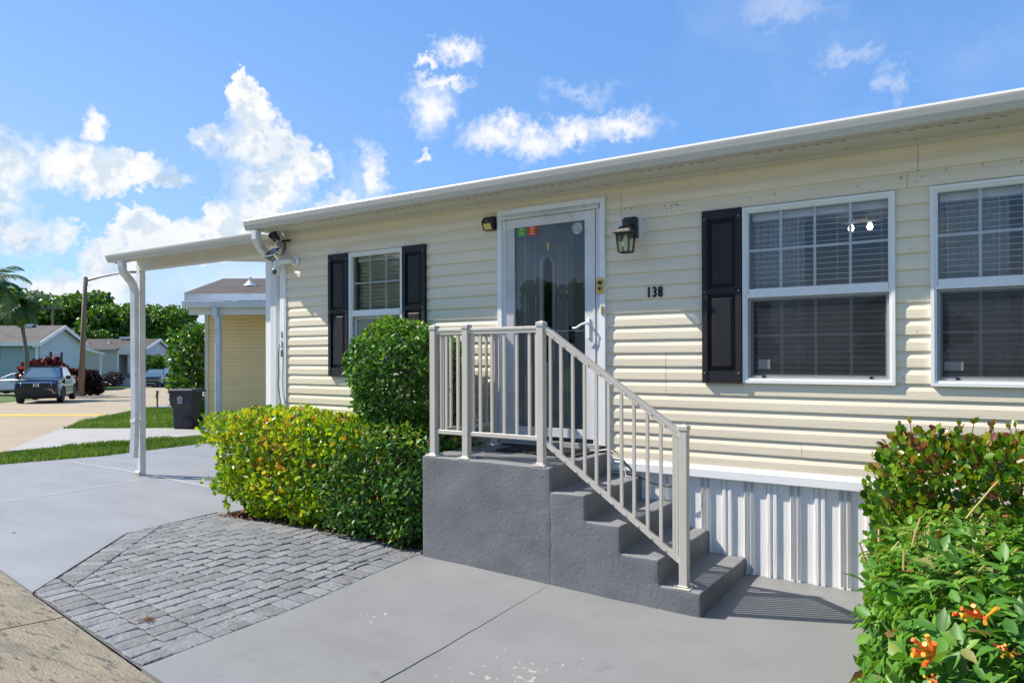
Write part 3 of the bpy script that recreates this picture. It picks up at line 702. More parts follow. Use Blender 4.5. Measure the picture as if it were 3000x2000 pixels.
# ---- windows: frame, sashes, panes, glazing bars, screen, blinds
SLAT = M('blind_slat', (.88, .88, .86), .5); SLATG = M('blind_slat_warm', (.84, .84, .70), .5)
CURT = M('curtain', (.55, .56, .58), .9); CLOTHW = M('pale_shade', (.66, .63, .57), .9, nzs=((30, 30, 60), .82, 1.1), bump=(120, .3, 3))
def window(x0, x1, vbars, slat_mat, slat_pitch, slat_tilt, z_open=0., curtain=None, shade=False):
    z0, z1 = 1.372, 2.592
    f = MB().ring(x0, x1, z0, z1, .020, D-.022, D+.045); f.ring(x0+.020, x1-.020, z0+.020, z1-.020, .014, D-.014, D+.045)
    win = part('window', f, WHITE, house)
    part('upper_sash', MB().ring(x0+.034, x1-.034, 1.985, z1-.034, .006, D-.004, D+.04).box(x0+.040, x1-.040, D-.012, D+.03, 1.985, 2.023), WHITE, win)
    part('meeting_rail', MB().box(x0+.030, x1-.030, D-.016, D+.04, 1.963, 1.985), WHITE, win)
    part('lower_sash', MB().ring(x0+.034, x1-.034, z0+.034, 1.963, .026, D+.022, D+.045), WHITE, win)
    part('pane', MB().quad((x0+.040, D+.011, 2.020), (x1-.040, D+.011, 2.020), (x1-.040, D+.011, z1-.040), (x0+.040, D+.011, z1-.040)), GLASS, win)
    part('pane', MB().quad((x0+.058, D+.033, z0+.058), (x1-.058, D+.033, z0+.058), (x1-.058, D+.033, 1.94), (x0+.058, D+.033, 1.94)), GLASS, win)
    for vx in vbars:
        part('glazing_bar', MB().box(vx-.0085, vx+.0085, D+.016, D+.021, 2.023, z1-.040), WHITE, win)
        part('glazing_bar', MB().box(vx-.0085, vx+.0085, D+.038, D+.043, z0+.060, 1.94), WHITE, win)
    part('glazing_bar', MB().box(x0+.040, x1-.040, D+.0165, D+.0205, 2.283, 2.300), WHITE, win)
    part('glazing_bar', MB().box(x0+.060, x1-.060, D+.0385, D+.0425, 1.692, 1.709), WHITE, win)
    SF_ = M('screen_frame', (.30, .30, .31), .5)
    part('screen_frame', MB().ring(x0+.036, x1-.036, z0+.036, 1.961, .014, D+.002, D+.012), SF_, win)
    if not shade: part('insect_screen', MB().quad((x0+.045, D+.007, z0+.045), (x1-.045, D+.007, z0+.045), (x1-.045, D+.007, 1.952), (x0+.045, D+.007, 1.952)), SCREEN, win)
    for xx in (x0+.14, x1-.14): part('latch', MB().box(xx-.009, xx+.009, D-.004, D+.004, z0+.036, z0+.055), BLACK, win)
    if shade:
        part('window_shade', MB().box(x0+.06, x1-.05, D+.050, D+.054, z0+.05, 1.97), CLOTHW, win)
    yb = D+.105
    part('blind_rail', MB().box(x0+.045, x1-.045, yb-.03, yb+.03, z1-.085, z1-.036), slat_mat, win)
    c, s = math.cos(slat_tilt), math.sin(slat_tilt); hw = .0245
    sm = MB().prism([(-hw*c, -hw*s), (0, .0015), (hw*c, hw*s), (hw*c, hw*s+.0025), (0, .0042), (-hw*c, -hw*s+.0025)], 'x', x0+.05, x1-.05).mesh('blind_slat', slat_mat, (ORG[house.name][0], 0, 0))
    z = z1-.11; lim = 1.99 if shade else z0+.06
    while z > lim:
        inst('blind_slat', sm, win, (0, yb-ORG[house.name][1], z-ORG[house.name][2])); z -= slat_pitch
    for t in (.09, .37, .63, .91):
        xx = x0+(x1-x0)*t
        part('blind_cord', MB().box(xx-.0012, xx+.0012, yb-.028, yb-.026, lim, z1-.04), slat_mat, win)
    if curtain:
        a, b = curtain; pts = []; n_ = 40
        for i in range(n_+1):
            t = i/n_; pts.append((a+(b-a)*t, yb+.10+.018*math.sin(t*34)))
        part('curtain', MB().strip(pts, 'z', z0-.1, z1+.05), CURT, win, smooth=True)
    return win
w1 = window(-5.374, -4.662, (-5.113, -4.901), SLATG, .0375, math.radians(-32), shade=True)
w2 = window(-1.486, -.536, (-1.234, -1.016, -.798), SLAT, .0372, math.radians(11), curtain=(-1.46, -1.12))
w3 = window(-.344, .606, (-.087, .131, .349), SLAT, .0372, math.radians(11), curtain=(-.31, .06))
part('sticker', MB().box(-1.392, -1.312, D+.0295, D+.0312, 1.470, 1.536), PAPER, w2)
part('sticker', MB().box(-.275, -.175, D+.0295, D+.0312, 1.468, 1.520), PAPER, w3)
# rooms behind the glass, back left open to let light in
def room(x0, x1, depth, mat):
    z0, z1, y0, y1 = .80, 2.80, D+.075, D+.075+depth
    return part('room', MB().add([(x0,y0,z0),(x1,y0,z0),(x1,y1,z0),(x0,y1,z0),(x0,y0,z1),(x1,y0,z1),(x1,y1,z1),(x0,y1,z1)], [(0,1,2,3),(7,6,5,4),(1,5,6,2),(3,7,4,0)]), mat, house)
room(-6.2, -4.0, 4.05, ROOM); room(-3.9, -2.05, 4.05, ROOM); room(-2.0, 3.2, 4.05, ROOM)
lt = thing('ceiling_light', 'small lit ceiling light with two bulbs seen through the window blinds', 'ceiling light', (-1.9, 6.6, 2.75))
part('lamp_base', MB().lathe([(.06, -.02), (.07, .02)], (-1.9, 6.6, 2.76)).box(-1.9-.16, -1.9+.16, 6.59, 6.61, 2.725, 2.745), WHITE, lt)
BULB = M('lit_bulb', (.9, .9, .85), .4, emis=((1, .93, .8), 3))
lt.location = (-1.00, 7.0, 2.75)
for s in (-.075, .075): part('bulb', MB().lathe([(.010, -.035), (.022, -.055), (.026, -.075), (.018, -.095), (.004, -.10)], (-1.9+s, 6.6, 2.75), n=12), BULB, lt, smooth=True)

# ---- entrance: casing, storm door, inner door standing open
part('door_casing', MB().box(-3.569, -2.549, D-.024, D+.02, 2.763, 2.806).box(-3.569, -3.526, D-.0235, D+.02, .863, 2.763).box(-2.592, -2.549, D-.0235, D+.02, .863, 2.763), WHITE, house)
part('door_jamb', MB().box(-3.526, -3.487, D-.010, D+.09, .87, 2.72).box(-2.659, -2.640, D-.012, D+.09, .87, 2.72).box(-2.634, -2.615, D-.006, D+.09, .87, 2.72).box(-2.610, -2.592, D-.014, D+.09, .87, 2.72)
     .box(-2.640, -2.634, D+.012, D+.09, .87, 2.72).box(-2.615, -2.610, D+.012, D+.09, .87, 2.72).box(-3.487, -2.659, D+.0, D+.09, 2.718, 2.728), WHITEW, house)
part('drip_cap', MB().prism([(D-.030, 2.722), (D-.034, 2.735), (D-.024, 2.745), (D-.020, 2.760), (D+.01, 2.762), (D+.01, 2.722)], 'x', -3.524, -2.60), WHITEW, house)
part('threshold', MB().box(-3.526, -2.592, D-.05, D+.12, .83, .868), M('threshold_metal', (.35, .34, .33), .5), house)
sd = part('storm_door', MB().box(-3.485, -2.661, D-.006, D+.026, 2.646, 2.716).box(-3.485, -2.661, D-.006, D+.026, .905, .976).box(-3.485, -3.407, D-.0055, D+.026, .976, 2.646).box(-2.733, -2.661, D-.0055, D+.026, .976, 2.646), WHITEW, house)
mb = MB()
for j in range(6): mb.box(-3.478+j*.0115, -3.4725+j*.0115, D-.0085, D-.0055, .98, 2.64)
part('door_flute', mb, WHITEW, sd)
part('glass_pane', MB().quad((-3.407, D+.010, .976), (-2.733, D+.010, .976), (-2.733, D+.010, 2.646), (-3.407, D+.010, 2.646)), DGLASS, sd)
part('glass_bar', MB().box(-3.407, -2.733, D+.0125, D+.018, 1.765, 1.772), WHITE, sd)
GRN, RED, YEL = M('sticker_green', (.003, .30, .075), .5), M('sticker_red', (.66, .022, .022), .5), M('sticker_yellow', (.72, .42, .02), .5)
for (a, b, colr, year) in ((-3.389, -3.286, GRN, '12-27'), (-3.284, -3.183, RED, '12-26')):
    mb = MB(); mb.mi = 0; mb.box(a, b, D+.0055, D+.0068, 2.570, 2.644)
    cxx = (a+b)/2; mb.mi = 1; mb.box(cxx-.019, cxx+.019, D+.0048, D+.0054, 2.598, 2.626)
    mb.mi = 2; put_text(mb, 'EXPIRES', .013, (cxx, D+.0048, 2.635), sx=.85, bold=.0006, ext=.0003); put_text(mb, 'FLORIDA', .0145, (cxx, D+.0048, 2.584), sx=.9, bold=.0007, ext=.0003)
    mb.mi = 3; put_text(mb, year, .0165, (cxx, D+.0042, 2.612), sx=.78, bold=.0008, ext=.0003)
    o = part('sticker', mb, [colr, YEL, PAPER, NUMK], sd); o['label'] = ('green' if colr is GRN else 'red')+' expiry sticker lettered FLORIDA'
bl = part('residue_mark', MB().lathe([(.050, 0), (.050, -.001)], (-2.806, D+.007, 2.588), 'y', 9), M('sticker_residue', (.42, .43, .43), .8, nzs=(60, .6, 1.3)), sd)
part('sticker', MB().box(-3.088, -3.074, D+.0065, D+.0075, 2.44, 2.50), YEL, sd)
mb = MB().bbox(-2.712, -2.686, D-.018, D-.006, 1.70, 1.862, .004)
mb.tube([(-2.70, D-.018, 1.822), (-2.70, D-.060, 1.822), (-2.735, D-.066, 1.812), (-2.780, D-.066, 1.786), (-2.815, D-.064, 1.786)], [.010, .010, .0095, .008, .007], 8)
part('lever_handle', mb, WHITE, sd, smooth=False)
# inner door: hinged on the left, open into the room
ind = part('entry_door', MB(), WHITE, house)
INNER = M('grey_entry_door', (.82, .82, .81), .5)
a = math.radians(84); U = Vector((math.cos(a), math.sin(a), 0)); O_ = Vector((-3.43, D+.085, .885)); Nn = Vector((U.y, -U.x, 0))
def dloc(u, n, z): return tuple(O_+U*u+Nn*n+Vector((0, 0, z)))
def dbox(mb, u0, u1, n0, n1, z0, z1):
    return mb.add([dloc(u0,n0,z0),dloc(u1,n0,z0),dloc(u1,n1,z0),dloc(u0,n1,z0),dloc(u0,n0,z1),dloc(u1,n0,z1),dloc(u1,n1,z1),dloc(u0,n1,z1)], [(0,1,2,3),(4,7,6,5),(0,4,5,1),(1,5,6,2),(2,6,7,3),(3,7,4,0)])
HD = 1.86; mb = dbox(MB(), 0, .84, -.04, 0, 0, HD)
ind.data = mb.mesh('entry_door', INNER, ORG[house.name])
def dframe(u0, u1, z0, z1, arch=False):
    mb = MB(); w = .018
    for a_, b_, c_, e_ in ((u0, u1, z0, z0+w), (u0, u1, z1-w, z1), (u0, u0+w, z0+w, z1-w), (u1-w, u1, z0+w, z1-w)): dbox(mb, a_, b_, 0, .009, c_, e_)
    dbox(mb, u0+.035, u1-.035, 0, .007, z0+.035, z1-.035)
    return mb
for u0, u1, z0, z1 in ((.10, .26, 1.30, 1.74), (.58, .74, 1.30, 1.74), (.10, .26, .62, 1.22), (.58, .74, .62, 1.22), (.10, .38, .12, .52), (.46, .74, .12, .52)):
    part('door_panel', dframe(u0, u1, z0, z1), INNER, ind)
def arch(u0, u1, z0, z1, n=12):
    c, rr = (u0+u1)/2, (u1-u0)/2
    return [(u0, z0), (u1, z0)]+[(c+rr*math.cos(math.pi*i/n), z1-rr+rr*math.sin(math.pi*i/n)) for i in range(n+1)]
def arch_ring(o, i, h):
    mb = MB(); n = len(o)
    vs = [dloc(u, 0, z) for u, z in o]+[dloc(u, h, z) for u, z in o]+[dloc(u, h, z) for u, z in i]+[dloc(u, 0, z) for u, z in i]
    return mb.add(vs, [(q*n+k, q*n+(k+1) % n, (q+1)*n+(k+1) % n, (q+1)*n+k) for q in range(3) for k in range(n)])
part('door_lite_frame', arch_ring(arch(.315, .525, .60, 1.60), arch(.345, .495, .63, 1.57), .02), M('door_moulding', (.90, .90, .89), .5), ind)
part('door_lite', MB().add([dloc(u, .004, z) for u, z in arch(.345, .495, .63, 1.57)], [tuple(range(15))]), M('dark_leaded_glass', (.01, .011, .012), .08), ind)
part('keypad_lock', dbox(MB(), .755, .81, 0, .03, .80, .96), BLACK, ind)
# lock, bell
lk = part('lock_plate', MB().bbox(-2.620, -2.554, D-.034, D-.024, 2.05, 2.145, .004).lathe([(.033, -.024), (.033, -.034)], (-2.587, D, 2.145), 'y', 16).lathe([(.022, -.034), (.020, -.046), (.006, -.047)], (-2.588, D, 2.095), 'y', 14), BRASS, house)
part('keyhole', MB().lathe([(.012, -.047), (.012, -.050)], (-2.586, D, 2.09), 'y', 10).box(-2.603, -2.571, D-.0385, D-.034, 2.122, 2.150), BLACK, lk)
part('doorbell', MB().bbox(-2.580, -2.559, D-.032, D-.024, 1.885, 1.953, .003).lathe([(.006, -.032), (.006, -.035)], (-2.5695, D, 1.92), 'y', 10), BRASS, house)
# small nail holes and screws in the siding
mb = MB()
for _ in range(46):
    xx = random.choice([random.uniform(-1.5, .6), random.uniform(-5.6, -4.4), random.uniform(-2.5, -1.9), random.uniform(-.52, -.36)]); zz = random.choice([random.uniform(2.61, 2.72), random.uniform(1.4, 2.6)]) if xx > -.53 and xx < -.35 else random.uniform(2.61, 2.70)
    mb.box(xx-.003, xx+.003, D-.0015, D+.004, zz-.003, zz+.003)
o = part('nail_hole', mb, DARK, house); o['kind'] = 'stuff'

# ================================================================ CARPORT at the end wall
cp = thing('carport', 'white carport roof on one slim post at the left end of the cream home', 'carport', (-8.2, 6.5, 0))
part('carport_roof', MB().prism([(5.00, 2.845), (5.00, 2.885), (9.3, 3.265), (9.3, 3.225)], 'x', -9.53, -6.6), SOFFIT, cp)
part('carport_gutter', MB().prism([(5.00, 2.795), (4.935, 2.79), (4.925, 2.80), (4.918, 2.825), (4.908, 2.835), (4.900, 2.862), (4.898, 2.880), (4.91, 2.886), (5.00, 2.880)], 'x', -9.565, -6.585), GUTTER, cp)
part('carport_beam', MB().bbox(-9.50, -6.62, 5.275, 5.375, 2.715, 2.872), BEIGE if False else M('beam_white', (.66, .64, .58), .5, nzs=(2, .95, 1.04)), cp)
part('carport_fascia', MB().box(-9.525, -6.6, 5.003, 5.012, 2.78, 2.885), SOFFIT, cp)
part('carport_post', MB().bbox(-9.545, -9.462, 5.300, 5.378, 0, 2.715), WHITEW, cp)
part('carport_downspout', MB().rtube([(-9.27, 4.960, 2.80), (-9.272, 4.965, 2.725), (-9.29, 4.985, 2.66), (-9.39, 5.13, 2.57), (-9.425, 5.185, 2.52), (-9.437, 5.215, 2.44), (-9.440, 5.222, 1.0), (-9.440, 5.222, .70), (-9.462, 5.212, .25)], .047, .036, (.97, .2, 0), .2), WHITEW, cp)
part('downspout_band', MB().box(-9.496, -9.384, 5.180, 5.300, .72, .75), WHITEW, cp)
part('post_foot', MB().bbox(-9.55, -9.455, 5.278, 5.299, .0, .055).lathe([(.009, 0), (.009, -.012)], (-9.53, 5.278, .03), 'y', 8).lathe([(.009, 0), (.009, -.012)], (-9.475, 5.278, .03), 'y', 8), SCREW, cp)

# ================================================================ STOOP
st = thing('concrete_stoop', 'dark grey painted concrete stoop with four steps below the front door', 'steps', (-2.6, 4.75, 0))
SY0, SY1, RR = 4.24, 5.166, .016
STEPX = [(-3.658, -2.520, .812), (-2.520, -2.258, .648), (-2.258, -2.003, .483), (-2.003, -1.743, .308), (-1.743, -1.478, .146)]
def ax_lines(cuts, s):
    out = []
    for a, b in zip(cuts, cuts[1:]):
        n = max(1, round((b-a-2*RR)/s)); out += [a, a+.35*RR]+[a+RR+(b-a-2*RR)*i/n for i in range(n+1)]+[b-.35*RR]
    return out+[cuts[-1]]
def build_stoop():
    """one poured block with a stepped outline: a grid skin over it, edges rounded and trowelled unevenly, then cut into landing and steps"""
    X = ax_lines([-3.658]+[q[1] for q in STEPX], .032); Z = ax_lines([0]+sorted(q[2] for q in STEPX), .032); Y = ax_lines([SY0, SY1], .09)
    def lev(xm): return next((i for i, q in enumerate(STEPX) if q[0] < xm < q[1]), None)
    nx, ny, nzz = len(X)-1, len(Y)-1, len(Z)-1
    li = [lev((X[i]+X[i+1])/2) for i in range(nx)]
    solid = lambda i, k: 0 <= i < nx and 0 <= k < nzz and (Z[k]+Z[k+1])/2 < STEPX[li[i]][2]
    idx = {}; V = []
    def vert(i, j, k):
        key = (i, j, k)
        if key in idx: return idx[key]
        x, y, z = X[i], Y[j], Z[k]; L0 = li[max(i-1, 0)]; R0 = li[min(i, nx-1)]
        lv = L0 if z > STEPX[R0][2]+1e-6 or i == nx else R0
        xe, H = STEPX[lv][1], STEPX[lv][2]; below = STEPX[lv+1][2] if lv+1 < len(STEPX) else -1
        dx = max(0, x-(xe-RR)) if z > below+1e-6 else 0
        if x < -3.658+RR: dx = -(RR-(x+3.658))
        dy = max(0, SY0+RR-y); dz = max(0, z-(H-RR)) if z <= H+1e-6 else 0
        if abs(z-H) < 1e-6 and L0 != R0 and lv == R0: dz = dz if False else 0; 
        v = Vector((dx, -dy, dz)); p = Vector((x, y, z))
        if v.length > RR: p = p-v+v.normalized()*RR
        q = p*4.0; n1 = Vector((noise.noise(q), noise.noise(q+Vector((17, 3, 1))), noise.noise(q+Vector((5, 29, 7)))))
        q = p*15; n2 = Vector((noise.noise(q), noise.noise(q+Vector((7, 3, 1))), noise.noise(q+Vector((5, 9, 7)))))
        rough = max(0, noise.noise(p*2.3+Vector((3, 8, 1))))*noise.noise(p*38)
        dd = n1*.0050+n2*.0014+Vector((0, -rough*.006, 0)); dd.x *= .5
        cr = -2.520+.008*noise.noise(Vector((0, 0, z*9)))            # the old crack under the first riser
        if y < SY0+RR and z < .66: dd.y += .006*max(0, .5+1.2*noise.noise(p*7))*math.exp(-((p.x-cr)/.008)**2)
        if z < .01: dd.z = 0
        V.append(tuple(p+dd)); idx[key] = len(V)-1; return idx[key]
    F = []; own = []
    def face(a, mi, o): F.append((tuple(a), mi)); own.append(o)
    for i in range(nx):
        for k in range(nzz):
            if not solid(i, k): continue
            face((vert(i,0,k), vert(i+1,0,k), vert(i+1,0,k+1), vert(i,0,k+1)), 0, li[i])
            for j in range(ny):
                if not solid(i, k+1): face((vert(i,j,k+1), vert(i+1,j,k+1), vert(i+1,j+1,k+1), vert(i,j+1,k+1)), 1, li[i])
                if not solid(i+1, k): face((vert(i+1,j,k), vert(i+1,j+1,k), vert(i+1,j+1,k+1), vert(i+1,j,k+1)), 0, li[i])
                if i == 0: face((vert(0,j,k+1), vert(0,j+1,k+1), vert(0,j+1,k), vert(0,j,k)), 0, 0)
    va = np.array(V); vn = np.zeros_like(va)
    for f, mi in F:
        nn = np.cross(va[f[2]]-va[f[0]], va[f[3]]-va[f[1]])
        for q in f: vn[q] += nn
    vn = unit(vn)
    for o in range(len(STEPX)):
        fs = [f for f, w in zip(F, own) if w == o]; used = sorted({q for f, _ in fs for q in f}); re = {q: n for n, q in enumerate(used)}
        mb = MB(); mb.v = [V[q] for q in used]; mb.f = [tuple(re[q] for q in f) for f, _ in fs]; mb.m = [mi for _, mi in fs]
        ob = part('landing' if o == 0 else 'step', mb, [STUCCO, STEPTOP], st, smooth=True)
        ob.data.normals_split_custom_set_from_vertices([tuple(vn[q]) for q in used])
build_stoop()
mat_o = part('door_mat', MB().bbox(-3.33, -2.60, 4.74, 5.09, .813, .826, .004), MATM); tag(mat_o, 'black rubber mat on the landing in front of the storm door', 'door mat')
CABK, CABW = M('black_cable', (.012, .012, .012), .5), M('white_cable', (.6, .6, .56), .5)
for (m_, lab, pts) in ((CABW, 'white cable looping down from the landing to the top step beside the wall', [(-2.95, 5.12, .818), (-2.62, 5.10, .822), (-2.50, 5.09, .845), (-2.42, 5.10, .80), (-2.37, 5.10, .70), (-2.36, 5.09, .655), (-2.30, 5.06, .652)]),
                       (CABK, 'black cable hanging beside the stoop below the white trim', [(-2.80, 5.12, .832), (-2.58, 5.115, .84), (-2.46, 5.11, .83), (-2.38, 5.115, .75), (-2.28, 5.11, .66), (-2.15, 5.10, .615), (-2.02, 5.10, .60), (-1.93, 5.105, .635), (-1.926, 5.108, .70)])):
    tag(part('cable', MB().tube(pts, .006, 6), m_, smooth=True), lab, 'cable')

# ================================================================ RAILING
rl = thing('stair_railing', 'beige aluminium railing round the landing and down the right side of the steps', 'railing', (-2.6, 4.29, .8))
RY = 4.29
POSTS = [(-3.575, RY, .812, 1.795), (-3.266, RY, .812, 1.795), (-2.618, RY, .812, 1.797), (-1.600, RY, .146, 1.135), (-3.575, 5.085, .812, 1.795)]
for (x, y, z0, z1) in POSTS:
    po = part('post', MB().bbox(x-.026, x+.026, y-.026, y+.026, z0+.008, z1, .003), BEIGE, rl)
    h = .031; mb = MB().bbox(x-h, x+h, y-h, y+h, z1-.028, z1, .003)
    mb.add([(x-h+.003,y-h+.003,z1),(x+h-.003,y-h+.003,z1),(x+h-.003,y+h-.003,z1),(x-h+.003,y+h-.003,z1),(x,y,z1+.012)], [(0,1,4),(1,2,4),(2,3,4),(3,0,4)])
    part('post_cap', mb, BEIGE, po)
    pl = part('base_plate', MB().bbox(x-.052, x+.052, y-.048, y+.048, z0-.004, z0+.008, .003).bbox(x-.034, x+.034, y-.034, y+.034, z0+.008, z0+.018, .004), BEIGE, po)
    for sx, sy in ((-1, -1), (1, 1)): part('bolt', MB().lathe([(.009, .010), (.008, .018), (.003, .019)], (x+sx*.042, y+sy*.038, z0), n=8), SCREW, po)
def rail_x(x0, x1):
    part('top_rail', MB().bbox(x0, x1, RY-.020, RY+.020, 1.749, 1.772, .004).box(x0, x1, RY-.015, RY+.015, 1.728, 1.749), BEIGE, rl)
    part('bottom_rail', MB().bbox(x0, x1, RY-.015, RY+.015, .980, 1.012, .003), BEIGE, rl)
rail_x(-3.549, -3.292); rail_x(-3.240, -2.644)
BAL = MB().box(-.0092, .0092, -.0092, .0092, 1.008, 1.726).mesh('baluster', BEIGE)
def bal(x, y): inst('baluster', BAL, rl, (x-ORG[rl.name][0], y-ORG[rl.name][1], -ORG[rl.name][2]))
for x in (-3.507, -3.453, -3.345, -3.250+.044, -3.138, -3.035, -2.928, -2.821, -2.716, -2.657): bal(x, RY)
part('top_rail', MB().bbox(-3.595, -3.555, RY+.026, 5.059, 1.749, 1.772, .004).box(-3.590, -3.560, RY+.026, 5.059, 1.728, 1.749), BEIGE, rl)
part('bottom_rail', MB().bbox(-3.590, -3.560, RY+.026, 5.059, .980, 1.012, .003), BEIGE, rl)
for k in range(7): bal(-3.575, 4.40+k*.095)
# sloping flight
xa, xb, za, zb = -2.592, -1.626, 1.765, 1.096; sl = (zb-za)/(xb-xa)
def slope(name, za, h0, h1, hw):
    z = lambda x: za+sl*(x-xa)
    return part(name, MB().add([(x, RY+s*hw, z(x)+h) for x in (xa, xb) for s in (-1, 1) for h in (h0, h1)], [(0,1,3,2),(4,6,7,5),(0,4,5,1),(2,3,7,6),(1,5,7,3),(0,2,6,4)]), BEIGE, rl)
slope('top_rail', za, -.010, .014, .021); slope('top_rail_channel', za, -.038, -.010, .015); slope('bottom_rail', .992, -.036, .004, .015)
for x in (-2.548, -2.463, -2.373, -2.284, -2.197, -2.107, -2.017, -1.930, -1.839, -1.750, -1.663, -1.646):
    dz = sl*(x-xa); part('baluster', MB().box(x-.0092, x+.0092, RY-.0092, RY+.0092, .985+dz, za+dz-.012), BEIGE, rl)
    for zz in (.985+dz-.020, za+dz-.028): part('rivet', MB().lathe([(.006, -.019), (.005, -.024), (.001, -.025)], (x+.03, RY+.004, zz+sl*.03), 'y', 7), BEIGE, rl)

# ================================================================ THINGS ON THE WALL
ln = thing('wall_lantern', 'black carriage lantern with clear glass on the wall right of the storm door', 'wall lamp', (-2.30, D, 2.45))
LX, LY = -2.304, 4.982
part('mounting_block', MB().bbox(-2.428, -2.240, D-.018, D+.004, 2.446, 2.622, .004), WHITE, ln)
part('back_box', MB().bbox(-2.365, -2.268, D-.075, D-.018, 2.455, 2.612, .003).box(LX-.02, LX+.02, LY+.02, D-.07, 2.53, 2.55), BLACKM, ln)
def fr4(z0, h0, z1, h1): return [(LX-h0,LY-h0,z0),(LX+h0,LY-h0,z0),(LX+h0,LY+h0,z0),(LX-h0,LY+h0,z0),(LX-h1,LY-h1,z1),(LX+h1,LY-h1,z1),(LX+h1,LY+h1,z1),(LX-h1,LY+h1,z1)]
BX = [(3,2,1,0),(4,5,6,7),(0,1,5,4),(1,2,6,5),(2,3,7,6),(3,0,4,7)]
part('lantern_roof', MB().add(fr4(2.472, .072, 2.480, .072), BX).add(fr4(2.480, .062, 2.522, .036), BX).add(fr4(2.522, .036, 2.527, .026), BX), BLACKM, ln)
part('sensor_cap', MB().lathe([(.026, 2.527), (.026, 2.562), (.030, 2.563), (.030, 2.572), (.022, 2.580), (.004, 2.584)], (LX, LY, 0), n=16), M('sensor_dark', (.02, .022, .026), .25), ln, smooth=False)
mb = MB()
for sx, sy in ((-1, -1), (1, -1), (1, 1), (-1, 1)):
    a0, a1 = .040, .052; t = .0055
    mb.add([(LX+sx*a0+p*t, LY+sy*a0+q*t, 2.335) for p, q in ((-1,-1),(1,-1),(1,1),(-1,1))]+[(LX+sx*a1+p*t, LY+sy*a1+q*t, 2.472) for p, q in ((-1,-1),(1,-1),(1,1),(-1,1))], BX)
for z in (2.330, 2.464):
    a = .040 if z < 2.4 else .052
    for s in (-1, 1): mb.box(LX-a, LX+a, LY+s*a-.006, LY+s*a+.006, z, z+.010); mb.box(LX+s*a-.006, LX+s*a+.006, LY-a+.006, LY+a-.006, z+.0005, z+.0095)
part('lantern_cage', mb, BLACKM, ln)
for q in range(4):
    c4 = [(-1,-1),(1,-1),(1,1),(-1,1)]; (ax, ay), (bx, by) = c4[q], c4[(q+1) % 4]
    part('lantern_glass', MB().quad((LX+ax*.038, LY+ay*.038, 2.342), (LX+bx*.038, LY+by*.038, 2.342), (LX+bx*.050, LY+by*.050, 2.464), (LX+ax*.050, LY+ay*.050, 2.464)), LGLASS, ln)
part('bulb', MB().lathe([(.014, 2.462), (.014, 2.44), (.024, 2.418), (.028, 2.398), (.022, 2.376), (.006, 2.366)], (LX, LY, 0), n=14), M('frosted_bulb', (.80, .80, .62), .4), ln, smooth=True)
ml = thing('solar_wall_light', 'small black wedge shaped solar wall light left of the door frame', 'wall light', (-3.64, D, 2.7))
part('light_housing', MB().prism([(D-.002, 2.648), (D-.002, 2.762), (D-.045, 2.762), (D-.082, 2.715), (D-.050, 2.648)], 'x', -3.695, -3.590), BLACK, ml)
part('light_panel', MB().quad((-3.680, D-.0535, 2.652), (-3.605, D-.0535, 2.652), (-3.605, D-.0765, 2.700), (-3.680, D-.0765, 2.700)), M('led_panel', (.62, .52, .14), .4), ml)
part('sensor_dot', MB().lathe([(.008, 0), (.003, -.008)], (-3.643, D-.080, 2.722), 'y', 8), M('dot', (.3, .3, .3), .4), ml)
# corner gear: security camera, its solar panel, twin floodlight, wires
cm = thing('security_camera', 'white dome security camera on a bracket at the left corner of the house', 'security camera', (-6.33, 5.05, 2.55))
mb = MB().lathe([(.055, 0), (.055, -.018), (.040, -.024)], (-6.175, D, 2.575), 'y', 18); mb.tube([(-6.175, D-.02, 2.575), (-6.20, D-.075, 2.570), (-6.30, D-.095, 2.565), (-6.345, D-.10, 2.555)], [.030, .028, .028, .030], 10)
part('bracket', mb, WHITE, cm, smooth=True)
part('camera_body', MB().lathe([(.030, .075), (.042, .060), (.044, .02), (.040, .0)], (-6.352, D-.105, 2.515), n=16), WHITE, cm, smooth=True)
part('camera_head', MB().lathe([(.004, .052), (.030, .044), (.043, .020), (.044, -.005), (.034, -.032), (.014, -.044), (.002, -.046)], (-6.352, D-.112, 2.475), n=16), WHITE, cm, smooth=True)
part('lens', MB().lathe([(.030, 0), (.029, -.010), (.020, -.013), (.008, -.010)], (-6.340, D-.147, 2.462), 'y', 14), BLACK, cm)
sp = thing('solar_charger', 'small tilted dark solar panel above the corner security camera', 'solar panel', (-6.37, 5.0, 2.68))
n0 = Vector((.10, -.55, .83)).normalized(); ux = Vector((.97, .22, .03)).normalized(); uy = n0.cross(ux); c0 = Vector((-6.345, 4.985, 2.665))
def pan(h, w, off, t): return [c0+ux*a*w+uy*b*h+n0*(off+c*t) for c in (0, 1) for a, b in ((-1,-1),(1,-1),(1,1),(-1,1))]
part('panel_frame', MB().add(pan(.085, .060, 0, .010), BX), WHITE, sp); part('solar_cell', MB().add(pan(.079, .055, .0101, .002), BX), M('solar_cell', (.008, .008, .015), .2), sp)
part('panel_arm', MB().tube([c0, c0+Vector((.0, .05, -.03)), (-6.36, D-.03, 2.60)], .008, 6), WHITE, sp)
fl = thing('floodlight', 'black twin floodlight tucked under the gutter at the left house corner', 'floodlight', (-6.38, 5.06, 2.82))
part('flood_bracket', MB().bbox(-6.395, -6.325, D-.030, D-.012, 2.70, 2.79, .004).box(-6.41, -6.24, D-.036, D-.020, 2.79, 2.81), BLACK, fl)
